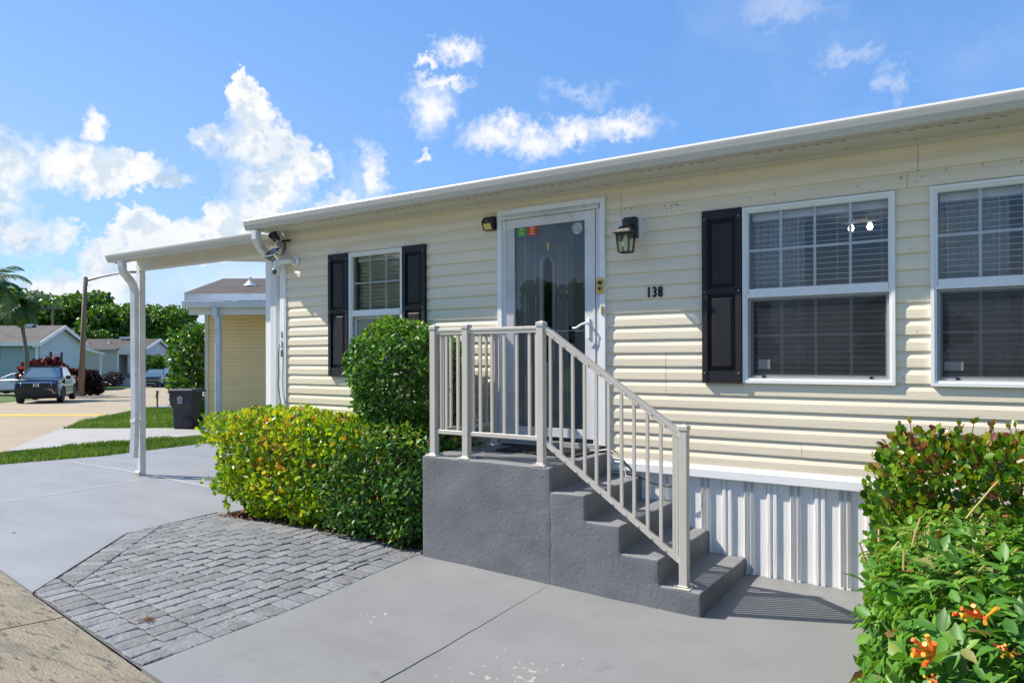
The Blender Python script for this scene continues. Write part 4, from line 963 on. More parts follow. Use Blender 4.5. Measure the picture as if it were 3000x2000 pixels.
for dx, dz, rz in ((-.085, .05, .5), (-.03, .055, .15)):
    c = Vector((-6.34+dx, D-.10, 2.785+dz)); mb = MB().lathe([(.016, .055), (.020, .02), (.036, -.03), (.036, -.045)], (0, 0, 0), 'y', 12); m_ = Matrix.Translation(c) @ Matrix.Rotation(rz, 4, 'Z') @ Matrix.Rotation(-.5, 4, 'X')
    mb.v = [tuple(m_ @ Vector(p)) for p in mb.v]; part('lamp_head', mb, BLACK, fl)
part('junction_box', MB().bbox(-6.425, -6.365, D-.05, D-.022, 2.80, 2.885, .004), WHITE, fl)
part('light_seal', MB().bbox(-6.455, -6.33, D-.06, D-.024, 2.655, 2.79, .005), M('weathered_box', (.28, .28, .27), .7), fl)
GW = M('grey_wire', (.30, .30, .28), .5)
for m_, lab, pts, r in ((CABK, 'black wire tangled above the downspout at the left house corner', [(-6.46, 5.03, 2.60), (-6.40, 5.02, 2.585), (-6.36, 5.03, 2.60), (-6.38, 5.01, 2.63), (-6.44, 5.0, 2.60), (-6.50, 5.0, 2.63), (-6.54, 5.02, 2.66)], .007),
                        (GW, 'pale wire running from the corner box up to the soffit', [(-6.40, 5.09, 2.70), (-6.36, 5.05, 2.75), (-6.28, 5.03, 2.80), (-6.17, 5.0, 2.875), (-6.14, 4.99, 2.89)], .0045),
                        (CABK, 'thin black cable running down the corner trim past the grey numbers', [(-6.418, 5.12, 1.70), (-6.43, 5.115, 1.55), (-6.425, 5.12, 1.40), (-6.435, 5.115, 1.27), (-6.40, 5.115, 1.12), (-6.372, 5.11, 1.0), (-6.37, 5.11, .7)], .005)):
    tag(part('wire', MB().tube(pts, r, 6), m_, smooth=True), lab, 'wire')
# ================================================================ HEDGES AND SHRUBS NEAR THE HOUSE
COCO = [(0, (.030, .085, .008)), (.25, (.085, .21, .010)), (.55, (.23, .36, .012)), (.83, (.40, .47, .018)), (.91, (.46, .36, .03)), (.97, (.44, .18, .03)), (1, (.27, .08, .03))]
COCOR = [(0, (.03, .09, .008)), (.3, (.07, .19, .012)), (.6, (.16, .27, .014)), (.78, (.26, .24, .018)), (.9, (.22, .10, .02)), (1, (.14, .035, .018))]
FICUS = [(0, (.020, .070, .010)), (.5, (.055, .165, .018)), (.85, (.12, .27, .025)), (.97, (.22, .36, .03)), (1, (.38, .28, .03))]
FIRE = [(0, (.034, .11, .012)), (.5, (.080, .22, .022)), (.85, (.17, .33, .035)), (.97, (.20, .26, .05)), (1, (.20, .10, .04))]
def lm(n, r, **k): return leaf_mat(n, r, **k), leaf_mat(n+'_single', r, by_object=True, **k)
M_COCO, M_COCO1 = lm('cocoplum_leaf', COCO, rough=.30, trans=.34); M_COR, M_COR1 = lm('red_tip_leaf', COCOR, rough=.30, trans=.34)
M_FIC, M_FIC1 = lm('ficus_leaf', FICUS, rough=.50, trans=.26); M_FIRE, M_FIRE1 = lm('firebush_leaf', FIRE, rough=.48, trans=.30)
TWIG = M('twig', (.10, .07, .04), .8); CUT = M('cut_stem', (.42, .32, .10), .7)
def shell(n, box, expo=5., depth=.16, bump=.05, warp=None, seed=0., cutz=True):
    """points in the outer layer of a clipped, slightly lumpy block, with outward normals"""
    x0, x1, y0, y1, z0, z1 = box; c = np.array([(x0+x1)/2, (y0+y1)/2, (z0+z1)/2]); h = np.array([(x1-x0)/2, (y1-y0)/2, (z1-z0)/2]); out = []; nor = []
    got = 0
    while got < n:
        q = rng.uniform(-1.05, 1.05, (20000, 3)); v = (np.abs(q)**expo).sum(1)**(1/expo); rel = (1-v)*h.min()
        keep = (rel > -bump*1.2) & (rel < depth); q = q[keep]; rel = rel[keep]
        p = c+q*h
        off = np.array([noise.noise((a[0]*4.2+seed, a[1]*4.2, a[2]*4.2)) for a in p])*bump+np.array([noise.noise((a[0]*11+seed, a[1]*11, a[2]*11)) for a in p])*bump*.5
        k2 = (rel > -off) & (rng.random(len(q)) < np.exp(-np.maximum(rel+off, 0)/(depth*.55)))
        q = q[k2]; p = p[k2]
        g = np.sign(q)*np.abs(q)**(expo-1)/h; nor.append(unit(g)); out.append(p); got += len(p)
    P = np.concatenate(out)[:n]; N_ = np.concatenate(nor)[:n]
    if warp is not None: P = warp(P)
    return P, N_
def twigs(parent, base, n, spread, top, mat=TWIG, r=.006):
    mb = MB()
    for i in range(n):
        b = Vector((random.uniform(*base[0]), random.uniform(*base[1]), 0)); t = b+Vector((random.uniform(-1, 1)*spread, random.uniform(-1, 1)*spread*.5, random.uniform(.55, .97)*top))
        m_ = b.lerp(t, .5)+Vector((random.uniform(-.05, .05), random.uniform(-.05, .05), 0)); mb.tube([b, m_, t], [r*1.6, r, r*.5], 5)
        for _ in range(3):
            a = b.lerp(t, random.uniform(.35, .8)); mb.tube([a, a+Vector((random.uniform(-.2, .2), random.uniform(-.15, .15), random.uniform(.05, .25)))], [r*.7, r*.35], 4)
    return part('branches', mb, mat, parent)

# yellow-green hedge at the left corner
h1 = thing('hedge', 'clipped yellow green hedge with orange tinted round leaves at the left house corner', 'hedge', (-5.7, 4.7, 0))
def warp1(P):
    P = P.copy(); k = np.clip((-5.7-P[:, 0])/1.0, 0, 1); P[:, 0] -= .62*(P[:, 2]-.15)*k
    u = np.clip((.30-P[:, 2])/.3, 0, 1); P[:, 1] += u*.12*np.clip((4.7-P[:, 1])/.3, 0, 1); P[:, 2] += .05*(P[:, 1]-4.4)+.02*np.sin(P[:, 0]*5)
    return P
P, N_ = shell(12500, (-6.42, -4.45, 4.30, 5.06, .06, .99), expo=8., depth=.19, bump=.085, warp=warp1)
bound = -4.66-.42*np.clip((.9-P[:, 2])/.9, 0, 1)+.12*np.sin(P[:, 2]*9)+.10*rng.normal(size=len(P))
k = P[:, 0] < bound; P, N_ = P[k], N_[k]; n = len(P)
fr = leaf_frames(n, N_, up=.55, out=.55, rand=.55, flat=.8)
reds = nfield(P, 2.1, 11); depth_t = np.clip(.56+.42*rng.normal(size=n)*.55+.10*nfield(P, 3.5, 4)*2, 0, .86); tint = np.where((reds > .16) & (rng.random(n) < .45), rng.uniform(.84, 1, n), depth_t)
tint = np.where(rng.random(n) < .035, rng.uniform(.86, .99, n), tint)
foliage(h1, ROUND_LEAF, P, fr, rng.uniform(.038, .066, n), tint, M_COCO, M_COCO1, 300)
twigs(h1, ((-6.35, -4.9), (4.55, 4.9)), 46, .22, .95)
# dark green clipped shrub between that hedge and the stoop
h2 = thing('hedge', 'clipped dark green hedge with pointed leaves against the grey stoop', 'hedge', (-4.3, 4.65, 0))
P, N_ = shell(14000, (-5.25, -3.66, 4.24, 5.05, .04, 1.0), expo=7., depth=.17, bump=.10, seed=31)
bound = -4.62-.40*np.clip((.9-P[:, 2])/.9, 0, 1)+.12*np.sin(P[:, 2]*9)+.12*rng.normal(size=len(P))
k = (P[:, 0] > bound) & (P[:, 2] > .05+.10*np.abs(nfield(P, 3, 5))*2); k &= ~((P[:, 0] > -3.67) & (P[:, 1] > 4.22)); P, N_ = P[k], N_[k]
P[:, 2] = np.where(P[:, 0] > -4.0, P[:, 2]*(1-.10*(P[:, 0]+4.0)/.34), P[:, 2]); n = len(P)
fr = leaf_frames(n, N_, up=.15, out=.6, rand=.65, flat=.7)
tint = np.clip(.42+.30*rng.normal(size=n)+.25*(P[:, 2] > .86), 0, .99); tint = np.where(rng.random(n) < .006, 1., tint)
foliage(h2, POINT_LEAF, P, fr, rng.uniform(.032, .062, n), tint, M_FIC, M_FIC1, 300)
twigs(h2, ((-4.9, -3.75), (4.5, 4.9)), 30, .22, .9)
# round topped shrub behind the landing railing
h3 = thing('shrub', 'dark green shrub clipped to a dome behind the landing railing', 'shrub', (-4.32, 4.78, 0))
P, N_ = shell(12000, (-4.86, -3.66, 4.36, 5.10, .93, 1.87), expo=2.15, depth=.12, bump=.05, seed=57)
k = ~((P[:, 0] > -3.66) & (P[:, 2] < .84)); P, N_ = P[k], N_[k]; n = len(P)
fr = leaf_frames(n, N_, up=.10, out=.65, rand=.6, flat=.8)
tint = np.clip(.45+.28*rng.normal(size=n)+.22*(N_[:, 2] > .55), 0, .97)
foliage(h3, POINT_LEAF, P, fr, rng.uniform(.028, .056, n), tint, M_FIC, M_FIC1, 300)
mb = MB()
for k_ in range(9):
    a = k_*2.4; mb.tube([(-4.32+.03*math.cos(a), 4.78+.03*math.sin(a), .0), (-4.32+.1*math.cos(a), 4.78+.07*math.sin(a), .7), (-4.32+.34*math.cos(a), 4.78+.2*math.sin(a), 1.3), (-4.32+.45*math.cos(a), 4.78+.25*math.sin(a), 1.6)], [.022, .016, .009, .004], 6)
part('branches', mb, TWIG, h3)
# right side: red tipped hedge under the windows, firebush in front of it
h4 = thing('hedge', 'clipped hedge with reddish round leaves under the right hand windows', 'hedge', (.4, 4.7, 0))
P, N_ = shell(11500, (-.60, 1.5, 4.38, 5.04, .05, 1.10), depth=.20, bump=.06, seed=83)
n = len(P); fr = leaf_frames(n, N_, up=.6, out=.55, rand=.55, flat=.8)
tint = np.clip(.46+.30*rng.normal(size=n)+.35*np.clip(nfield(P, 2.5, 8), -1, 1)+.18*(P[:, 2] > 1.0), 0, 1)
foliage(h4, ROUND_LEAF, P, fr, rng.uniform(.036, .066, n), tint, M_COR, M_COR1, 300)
twigs(h4, ((-.5, 1.4), (4.5, 4.9)), 40, .2, 1.05)
P2 = []; N2 = []
for i in range(34):                                            # shoots standing above the clipped top
    b = Vector((random.uniform(-.5, 1.2), random.uniform(4.45, 4.95), 1.05)); t = b+Vector((random.uniform(-.04, .04), random.uniform(-.04, .04), random.uniform(.05, .15))); part('shoot', MB().tube([b, t], [.003, .002], 4), TWIG, h4)
    for _ in range(3): P2.append(t-Vector((0, 0, random.uniform(0, .05)))); N2.append((random.uniform(-1, 1), random.uniform(-1, 1), .4))
P2 = np.array([tuple(p) for p in P2]); N2 = unit(np.array(N2)); pass
fr = leaf_frames(len(P2), N2, up=.9, out=.4, rand=.3, flat=.5); foliage(h4, ROUND_LEAF, P2, fr, rng.uniform(.025, .045, len(P2)), rng.uniform(.55, 1, len(P2)), M_COR, name='shoot_leaves')
FIRE_LEAF = ([(0,0,0),(.25,.19,.05),(.6,.21,.02),(1,0,-.20),(.6,-.21,.02),(.25,-.19,.05),(.45,0,-.03)], [(0,6,2,1),(6,3,2),(0,5,4,6),(6,4,3)])
fb = thing('shrub', 'broad firebush with long green leaves and orange flowers in the front right corner', 'shrub', (.5, 3.2, 0))
P, N_ = shell(7200, (-.52, 1.5, 2.24, 4.34, .04, .80), expo=4.2, depth=.18, bump=.07, seed=101)
def w4(P):
    P = P.copy(); P[:, 2] += .03*(P[:, 1]-3.2); P[:, 0] += np.clip((1.5-P[:, 0])/2, 0, 1)*(.54+.07-.155*P[:, 1]); return P
P = w4(P); keep = rng.random(len(P)) < .33; T, TN = P[keep], N_[keep]
# leaves stand in whorls round the shoot tips
whorl = 6; m_ = len(T); ax = unit(TN*.8+np.array([0, 0, .55])+rng.normal(size=(m_, 3))*.35)
t1 = unit(np.cross(ax, rng.normal(size=(m_, 3)))); t2 = np.cross(ax, t1)
P, D_, Z_ = [], [], []
for q in range(whorl):
    th = q*2*math.pi/whorl+rng.uniform(-.4, .4, m_); rad = t1*np.cos(th)[:, None]+t2*np.sin(th)[:, None]
    up_ = rng.uniform(-.15, .75, m_)[:, None] if q < 4 else rng.uniform(.3, 1.2, m_)[:, None]
    dq = unit(rad+ax*up_); P.append(T+ax*(.012*(q % 3))[..., None] if False else T+ax*(.010*(q % 3))+rad*.006); D_.append(dq); Z_.append(unit(ax-dq*(ax*dq).sum(1)[:, None]))
P = np.concatenate(P); D_ = np.concatenate(D_); Z_ = np.concatenate(Z_); n = len(P); fr = (D_, np.cross(Z_, D_), Z_)
top = (P[:, 2] > .72) & (P[:, 1] > 3.4)
size = np.where(top, rng.uniform(.035, .07, n), rng.uniform(.048, .098, n))
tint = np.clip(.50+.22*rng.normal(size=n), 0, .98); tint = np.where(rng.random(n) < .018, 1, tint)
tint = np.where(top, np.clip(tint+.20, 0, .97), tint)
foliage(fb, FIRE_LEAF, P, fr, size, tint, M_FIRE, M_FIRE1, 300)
twigs(fb, ((.05, 1.4), (2.7, 4.1)), 60, .12, .72)
mb = MB()
for i in range(110):
    b = Vector((random.uniform(-.46, 1.2), random.uniform(3.2, 4.30), .72)); part('cut_stem', MB().tube([b, b+Vector((random.uniform(-.05, .05), random.uniform(-.05, .05), random.uniform(.03, .085)))], [.0045, .0035], 5), CUT, fb)
part('cut_stem', MB().tube([(-.13, 4.1, .78), (-.03, 4.12, .93), (.0, 4.12, .97)], [.006, .005, .004], 6), CUT, fb)
PETAL = M('orange_flower', (.80, .13, .010), .5); PETALT = M('orange_flower_tip', (.80, .34, .02), .5)
def flower(c, nrm, s=1., cnt=9):
    mb = MB(); nrm = Vector(nrm).normalized(); c = Vector(c)
    for i in range(cnt):
        dr = (nrm+Vector((random.uniform(-.7, .7), random.uniform(-.7, .7), random.uniform(-.5, .5)))).normalized(); a = c+dr*.004; b = c+dr*random.uniform(.034, .056)*s
        mb.mi = i % 2; mb.tube([a, a.lerp(b, .6), b], [.0022*s, .0034*s, .0046*s], 6)
    return part('flower', mb, [PETAL, PETALT], fb)
for (x, y, z, s) in ((-.035, 2.50, .81, 1.35), (-.155, 2.42, .705, 1.6), (.02, 2.5, .725, .9), (-.145, 2.42, .625, .9), (-.09, 2.62, .77, .8), (.08, 2.36, .66, 1.)): flower((x, y-.02, z), (-.35, -.8, .35), s)

# ================================================================ SMALL LITTER
def litter(name, pts, r, mat, lab, cat='twig'): tag(part(name, MB().tube(pts, r, 5), mat), lab, cat)
PINE, STICK, DRYL = M('pine_needle', (.025, .03, .012), .7), M('dry_twig', (.36, .16, .05), .8), M('dry_leaf', (.14, .075, .04), .8)
litter('twig', [(-2.36, 2.32, .006), (-2.40, 2.36, .010), (-2.43, 2.41, .006)], .0035, PINE, 'dark forked twig on the grey walk left of the crack')
litter('twig', [(-1.33, 3.12, .006), (-1.30, 3.10, .010), (-1.24, 3.09, .006)], .0035, STICK, 'orange brown twig on the grey walk in front of the steps')
litter('twig', [(-.98, 2.82, .005), (-.92, 2.80, .005)], .003, PINE, 'short dark twig on the grey walk near the firebush')
for (x, y, lab) in ((-7.35, 2.95, 'small dry leaf on the painted driveway left of the pavers'), (-4.55, 3.72, 'small dark leaf on the pavers near the hedge')):
    mb = MB().add([(x+a*.035, y+b*.035, .006+c*.012) for a, b, c in ROUND_LEAF[0]], ROUND_LEAF[1]); tag(part('fallen_leaf', mb, DRYL), lab, 'leaf')
mb = MB()
for i in range(46):
    c = Vector((-4.205+random.gauss(0, .028), 2.395+random.gauss(0, .018), .006+random.uniform(0, .010))); mb.tube([c, c+Vector((random.uniform(-.02, .02), random.uniform(-.02, .02), random.uniform(-.002, .01)))], .0022, 4)
tag(part('seed_clump', mb, M('seed_brown', (.24, .12, .035), .9)), 'clump of brown seeds lying on the pavers', 'seed clump')
# ================================================================ THE STREET BEYOND
def lap_mat(name, col, pitch):
    """vinyl too far off to count its boards: shallow laps as relief"""
    mt = M(name, col, .55, nzs=((.4, .4, 2), .95, 1.05)); N = mt.node_tree.nodes; L = mt.node_tree.links; b = N['Principled BSDF']
    g = N.new('ShaderNodeNewGeometry'); sx = N.new('ShaderNodeSeparateXYZ'); L.new(g.outputs['Position'], sx.inputs[0])
    m1 = N.new('ShaderNodeMath'); m1.operation = 'MULTIPLY'; L.new(sx.outputs[2], m1.inputs[0]); m1.inputs[1].default_value = 1/pitch
    m2 = N.new('ShaderNodeMath'); m2.operation = 'FRACT'; L.new(m1.outputs[0], m2.inputs[0])
    bp = N.new('ShaderNodeBump'); bp.inputs['Strength'].default_value = .9; bp.inputs['Distance'].default_value = .06; bp.invert = True
    L.new(m2.outputs[0], bp.inputs['Height']); L.new(bp.outputs[0], b.inputs['Normal']); return mt
GREEN_SHADED, GREEN_LIT = lap_mat('shaded_green_vinyl', (.30, .385, .35), .2), lap_mat('lit_green_vinyl', (.50, .58, .53), .2)  # one vinyl in two tones: brighter light on the gable put into colour
TANW, SHADE_TINTW, GREYW = lap_mat('tan_vinyl', (.52, .50, .40), .2), lap_mat('shade_tinted_vinyl', (.60, .58, .62), .2), lap_mat('grey_ribbed_wall', (.36, .33, .32), .3)  # the gable's white vinyl has blue shade mixed into its colour
ROOFG = M('grey_shingle', (.095, .085, .078), .9, nzs=((1.2, 1.2, 3), .7, 1.25), bump=((6, 6, 12), .6, 4), stain=[((.8, .8, .8), .58, .12, (.055, .05, .047), .7)])
ROOFD = M('brown_shingle', (.062, .051, .048), .9, nzs=((1, 1, 6), .7, 1.3), bump=((8, 8, 16), .6, 4))
PANE = M('far_window_glass', (.02, .025, .03), .05, spec=.8); NAVY = M('navy_shutter', (.02, .024, .035), .5); VENT = M('vent_metal', (.55, .56, .57), .4, metal=.3)
def far_thing(name, label, cat, u, w, z, rz=0., group=None):
    p = S(u, w, z); return thing(name, label, cat, (p.x, p.y, p.z), YAW+rz, group)
def win_at(h, u, z0, w_, hh, shutters, frame=WHITE, face='front', pane=PANE):
    """face front: on the plane w=0 ; face right: on the plane u=U"""
    tr = (lambda a, o, z: (u+a, -o, z)) if face == 'front' else (lambda a, o, z: (face+o, u+a, z))
    def bx(mb, a0, a1, o0, o1, zz0, zz1):
        v = [tr(a, o, z) for z in (zz0, zz1) for a, o in ((a0, o0), (a1, o0), (a1, o1), (a0, o1))]; return mb.add(v, BX)
    mb = MB(); t = .06
    bx(mb, -w_/2, w_/2, 0, .03, z0, z0+t); bx(mb, -w_/2, w_/2, 0, .03, z0+hh-t, z0+hh); bx(mb, -w_/2, -w_/2+t, 0, .03, z0+t, z0+hh-t); bx(mb, w_/2-t, w_/2, 0, .03, z0+t, z0+hh-t); bx(mb, -w_/2+t, w_/2-t, 0, .028, z0+hh*.5-.03, z0+hh*.5+.03)
    wn = part('window', mb, frame, h, local=True)
    part('pane', bx(MB(), -w_/2+t, w_/2-t, .004, .010, z0+t, z0+hh-t), pane, wn, local=True)
    if shutters:
        for s in (-1, 1): a = s*(w_/2+.17); part('shutter', bx(MB(), a-.15, a+.15, .005, .035, z0-.02, z0+hh+.02), NAVY, h, local=True)
def vent(h, u, w, z, kind):
    if kind == 'box': part('roof_vent', MB().box(u-.28, u+.28, w-.25, w+.25, z, z+.10).prism([(w-.34, z+.10), (w+.34, z+.10), (w+.30, z+.26), (w-.30, z+.26)], 'x', u-.36, u+.36), VENT, h, local=True)
    else: part('vent_pipe', MB().lathe([(.05, z-.1), (.05, z+.32), (.09, z+.33), (.09, z+.38), (.02, z+.40)], (u, w, 0), n=8).lathe([(.20, z-.05), (.07, z+.10)], (u, w, 0), n=10), VENT, h, local=True)

# green home behind the pickup (front wall on w=54, gable end at its right)
g = far_thing('green_home', 'pale green mobile home with grey gabled roof behind the black pickup', 'house', -35.0, 54.0, -.98)
H, E, Rz, Dp = 3.70, 3.70, 5.05, 5.4                   # eave and ridge above its own base; depth
part('wall', MB().quad((-16, 0, 0), (0, 0, 0), (0, 0, E), (-16, 0, E)).quad((0, Dp, 0), (-16, Dp, 0), (-16, Dp, E), (0, Dp, E)), GREEN_SHADED, g, local=True)
part('gable_wall', MB().add([(0, 0, 0), (0, Dp, 0), (0, Dp, E), (0, Dp/2, Rz-.06), (0, 0, E)], [(0, 1, 2, 3, 4)]), GREEN_LIT, g, local=True)
part('roof', MB().prism([(-.35, E-.12), (-.35, E+.02), (Dp/2, Rz+.04), (Dp+.35, E+.02), (Dp+.35, E-.12), (Dp/2, Rz-.12)], 'x', -16.3, .25), ROOFG, g, local=True)
part('rake_board', MB().prism([(-.36, E-.26), (-.36, E+.03), (Dp/2, Rz+.05), (Dp+.36, E+.03), (Dp+.36, E-.26), (Dp/2, Rz-.24)], 'x', .25, .30), WHITE, g, local=True)
part('fascia', MB().box(-16.3, .25, -.42, -.36, E-.24, E+.03), WHITE, g, local=True)
part('downspout', MB().box(-.22, -.08, -.12, -.01, .2, E-.25).box(-.28, -.02, -.38, -.01, E-.34, E-.20), WHITE, g, local=True)
part('skirting', MB().box(-16.05, .05, -.05, Dp+.05, -.8, .85), WHITEW, g, local=True)
win_at(g, -8.3, 1.65, 1.25, 1.6, False); win_at(g, 1.95, 1.25, .95, 1.75, True, face=0.0, pane=M('drawn_blind', (.55, .50, .45), .7))
vent(g, -4.6, 1.7, Rz-.55, 'box'); vent(g, -2.4, 2.6, Rz-.12, 'box'); vent(g, -5.3, .8, E+.42, 'box'); vent(g, -7.2, 1.1, E+.55, 'pipe'); vent(g, .1-8, 2.4, Rz-.2, 'box')
pg = part('side_porch_roof', MB().add([(-.2, Dp-.1, E-.15), (-.2, Dp+3.6, E-.75), (-2.8, Dp+3.6, E-.75), (-2.8, Dp-.1, E-.15), (-.2, Dp-.1, E-.33), (-.2, Dp+3.6, E-.93), (-2.8, Dp+3.6, E-.93), (-2.8, Dp-.1, E-.33)], BX), WHITE, g, local=True)
part('porch_post', MB().box(-.45, -.30, Dp+3.2, Dp+3.35, 0, E-.85), WHITE, g, local=True)
# tan home with the pale gable further right
t = far_thing('tan_home', 'tan mobile home with brown roof and pale gable beyond the street lamp', 'house', -35.6, 66.0, -.78)
X0, XM, X1, E, Rz, Dp = -9.5, 0., 2.45, 3.20, 4.10, 4.6
part('wall', MB().quad((X0, 0, .5), (XM, 0, .5), (XM, 0, E), (X0, 0, E)).quad((XM, 0, .5), (XM, 1.2, .5), (XM, 1.2, E), (XM, 0, E)).quad((XM, 1.2, .5), (X1, 1.2, .5), (X1, 1.2, E), (XM, 1.2, E)).quad((X0, Dp, 0), (X0, 0, 0), (X0, 0, E), (X0, Dp, E)), TANW, t, local=True)
part('gable_wall', MB().add([(X1, 0, -.5), (X1, Dp, -.5), (X1, Dp, E-.25), (X1, Dp/2, Rz-.05), (X1, 0, E-.1)], [(0, 1, 2, 3, 4)]), SHADE_TINTW, t, local=True)
part('roof', MB().prism([(-.30, E-.10), (-.30, E+.02), (Dp/2, Rz+.03), (Dp+.3, E+.0), (Dp+.3, E-.12), (Dp/2, Rz-.10)], 'x', X0-.2, X1+.2), ROOFD, t, local=True)
part('rake_board', MB().prism([(-.32, E-.22), (-.32, E+.03), (Dp/2, Rz+.05), (Dp+.32, E-.2), (Dp+.32, E-.42), (Dp/2, Rz-.20)], 'x', X1+.2, X1+.25), WHITE, t, local=True)
part('porch_gable', MB().add([(XM+.1, -.33, E-.55), (X1, -.33, E-.55), (X1, -.33, E+.62), (XM+1.15, -.33, E+.35), (XM+.1, -.33, E-.12)], [(0, 1, 2, 3, 4)]), CLOTHW, t, local=True)
part('corner_trim', MB().box(XM-.16, XM+.02, -.03, .0, .5, E), WHITE, t, local=True); part('fascia', MB().box(X0-.2, XM, -.36, -.30, E-.12, E+.03), TANW, t, local=True)
sk = part('skirting', MB().box(X0, X1, -.02, Dp, -.9, .50), WHITE, t, local=True)
for q in range(4): part('skirting_rail', MB().box(X0, XM+.1, -.09, -.02, -.42+q*.26, -.30+q*.26), WHITE, sk, local=True)
win_at(t, -3.55, 1.35, .95, 1.55, False); 
win_at(t, 1.25, .95, .85, 2.05, False, face='front', pane=M('white_shade', (.6, .6, .6), .7))
win_at(t, 1.2, 1.0, .75, 1.65, True, face=X1); win_at(t, 3.1, 1.0, .75, 1.65, True, face=X1)
vent(t, -6.6, 2.0, Rz-.1, 'box'); vent(t, -4.7, 2.1, Rz-.05, 'box'); vent(t, -1.6, 1.3, Rz-.4, 'pipe'); vent(t, .4, 2.2, Rz-.1, 'box'); vent(t, -.6, 2.2, Rz-.05, 'box')
part('roof_patch', MB().box(-4.0, -3.1, 1.0, 1.5, Rz-.55, Rz-.38), M('rust_vent', (.20, .055, .03), .7), t, local=True)
# grey home at the bend of the street
gh = far_thing('grey_home', 'low grey home with a white awning at the bend of the street', 'house', -43.8, 90.0, -1.13)
part('wall', MB().box(-4.6, 5.5, 0, 6, 0, 3.3), GREYW, gh, local=True)
part('awning', MB().prism([(-1.6, 2.75), (-1.6, 2.95), (.0, 3.95), (.0, 3.75)], 'x', -4.6, 2.6), M('awning_white', (.80, .80, .80), .3), gh, local=True)
part('roof', MB().prism([(-.3, 3.7), (3, 4.85), (6.3, 3.7)], 'x', -5.2, 6.0), ROOFD, gh, local=True)
part('door', MB().box(1.1, 2.2, -.05, 0, .2, 2.5), M('dark_door', (.08, .08, .08), .5), gh, local=True)
part('post', MB().box(2.3, 2.45, -1.5, -1.35, 0, 2.75), WHITE, gh, local=True); win_at(gh, -1.2, 1.1, 1.0, 1.2, False)
# yellow neighbour with its own carport roof, boards built one by one
YW = M('yellow_vinyl', (.86, .62, .30), .5, nzs=((.6, .6, 3), .95, 1.05), bump=((6, 20, 60), .10, 3))
yh = far_thing('yellow_home', 'yellow sided neighbour home with dark hipped roof and white gutter', 'house', -8.63, 20.5, -.45)
part('wall_core', MB().box(.06, 9, .03, 8, 0, 3.56), YW, yh, local=True)
bm_ = MB().strip([(.020, 0), (.0, 0), (.0, .068), (.014, .1015)], 'x', 0, 9).mesh('siding_board', YW)
for k in range(34): inst('siding_board', bm_, yh, (.07, 0, .06+k*.1015))
part('corner_board', MB().box(0, .10, -.03, .05, 0, 3.56), M('cream_trim', (.62, .56, .44), .5), yh, local=True)
AL = M('aged_gutter', (.58, .62, .65), .45, nzs=((3, 3, 3), .85, 1.08))
part('carport_gutter', MB().prism([(-1.20, 3.34), (-1.14, 3.34), (-1.14, 3.50), (-1.24, 3.50), (-1.23, 3.44), (-1.21, 3.38)], 'x', -.10, 9), AL, yh, local=True)
part('carport_beam', MB().box(.03, 9, -1.10, -1.02, 3.15, 3.36), M('cream_beam', (.66, .62, .50), .5), yh, local=True)
part('carport_roof', MB().add([(-.09, -1.15, 3.47), (9, -1.15, 3.47), (9, .4, 3.54), (-.09, .4, 3.54), (-.09, -1.15, 3.50), (9, -1.15, 3.50), (9, .4, 3.57), (-.09, .4, 3.57)], BX), WHITE, yh, local=True)
for q in range(9):
    part('roof_rib', MB().box(.2+q*1.0, .26+q*1.0, -1.16, .3, 3.50, 3.53), AL, yh, local=True)
part('fascia', MB().box(-.42, 9, -.36, -.30, 3.58, 3.79), AL, yh, local=True)
part('roof', MB().add([(-.44, -.40, 3.79), (9.5, -.40, 3.79), (9.5, 7.5, 3.79), (-.44, 7.5, 3.79), (-.28, 2.0, 4.45), (9.5, 2.0, 4.45)], [(0, 1, 5, 4), (3, 0, 4), (2, 3, 4, 5), (3, 2, 1, 0)]), ROOFD, yh, local=True)
part('vent_pipe', MB().lathe([(.05, 4.0), (.05, 4.36), (.02, 4.38)], (.98, .8, 0), n=8).lathe([(.19, 4.10), (.15, 4.14), (.06, 4.24)], (.98, .8, 0), n=12), WHITE, yh, local=True)
part('carport_post', MB().box(.79, .88, -1.09, -1.0, 0, 3.15), AL, yh, local=True)
part('downspout', MB().rtube([(.77, -1.20, 3.34), (.77, -1.20, 3.14), (.83, -1.17, 3.02), (.83, -1.17, .05)], .065, .055, (1, 0, 0)), AL, yh, local=True)

# ---- street lamp, poles, sign stake, wheeled bin
WOOD = M('weathered_wood', (.21, .145, .088), .85, nzs=((7, 7, .7), .65, 1.3), bump=((18, 18, 2), .6, 4)); LAMPG = M('lamp_grey', (.22, .22, .23), .5, metal=.3)
sl_ = far_thing('street_lamp', 'tall wooden street lamp pole with long metal arm beside the black pickup', 'street lamp', -26.62, 45, -.85)
part('pole', MB().tube([(0, 0, 0), (.14, 0, 3.6), (.30, 0, 7.42)], [.185, .15, .115], 12), WOOD, sl_, local=True, smooth=True)
part('arm', MB().tube([(.40, -.08, 7.18), (1.4, -.08, 7.44), (2.9, -.08, 7.72), (3.25, -.08, 7.74)], [.085, .065, .045, .04], 8), LAMPG, sl_, local=True); part('arm_plate', MB().box(.38, .46, -.16, .0, 6.9, 7.35), LAMPG, sl_, local=True)
part('lamp_head', MB().bbox(3.1, 3.75, -.20, .04, 7.64, 7.78, .03), LAMPG, sl_, local=True); part('loop_wire', MB().tube([(.44, -.1, 6.98), (.58, -.1, 6.80), (.70, -.1, 6.86), (.72, -.1, 7.0)], .012, 5), LAMPG, sl_, local=True)
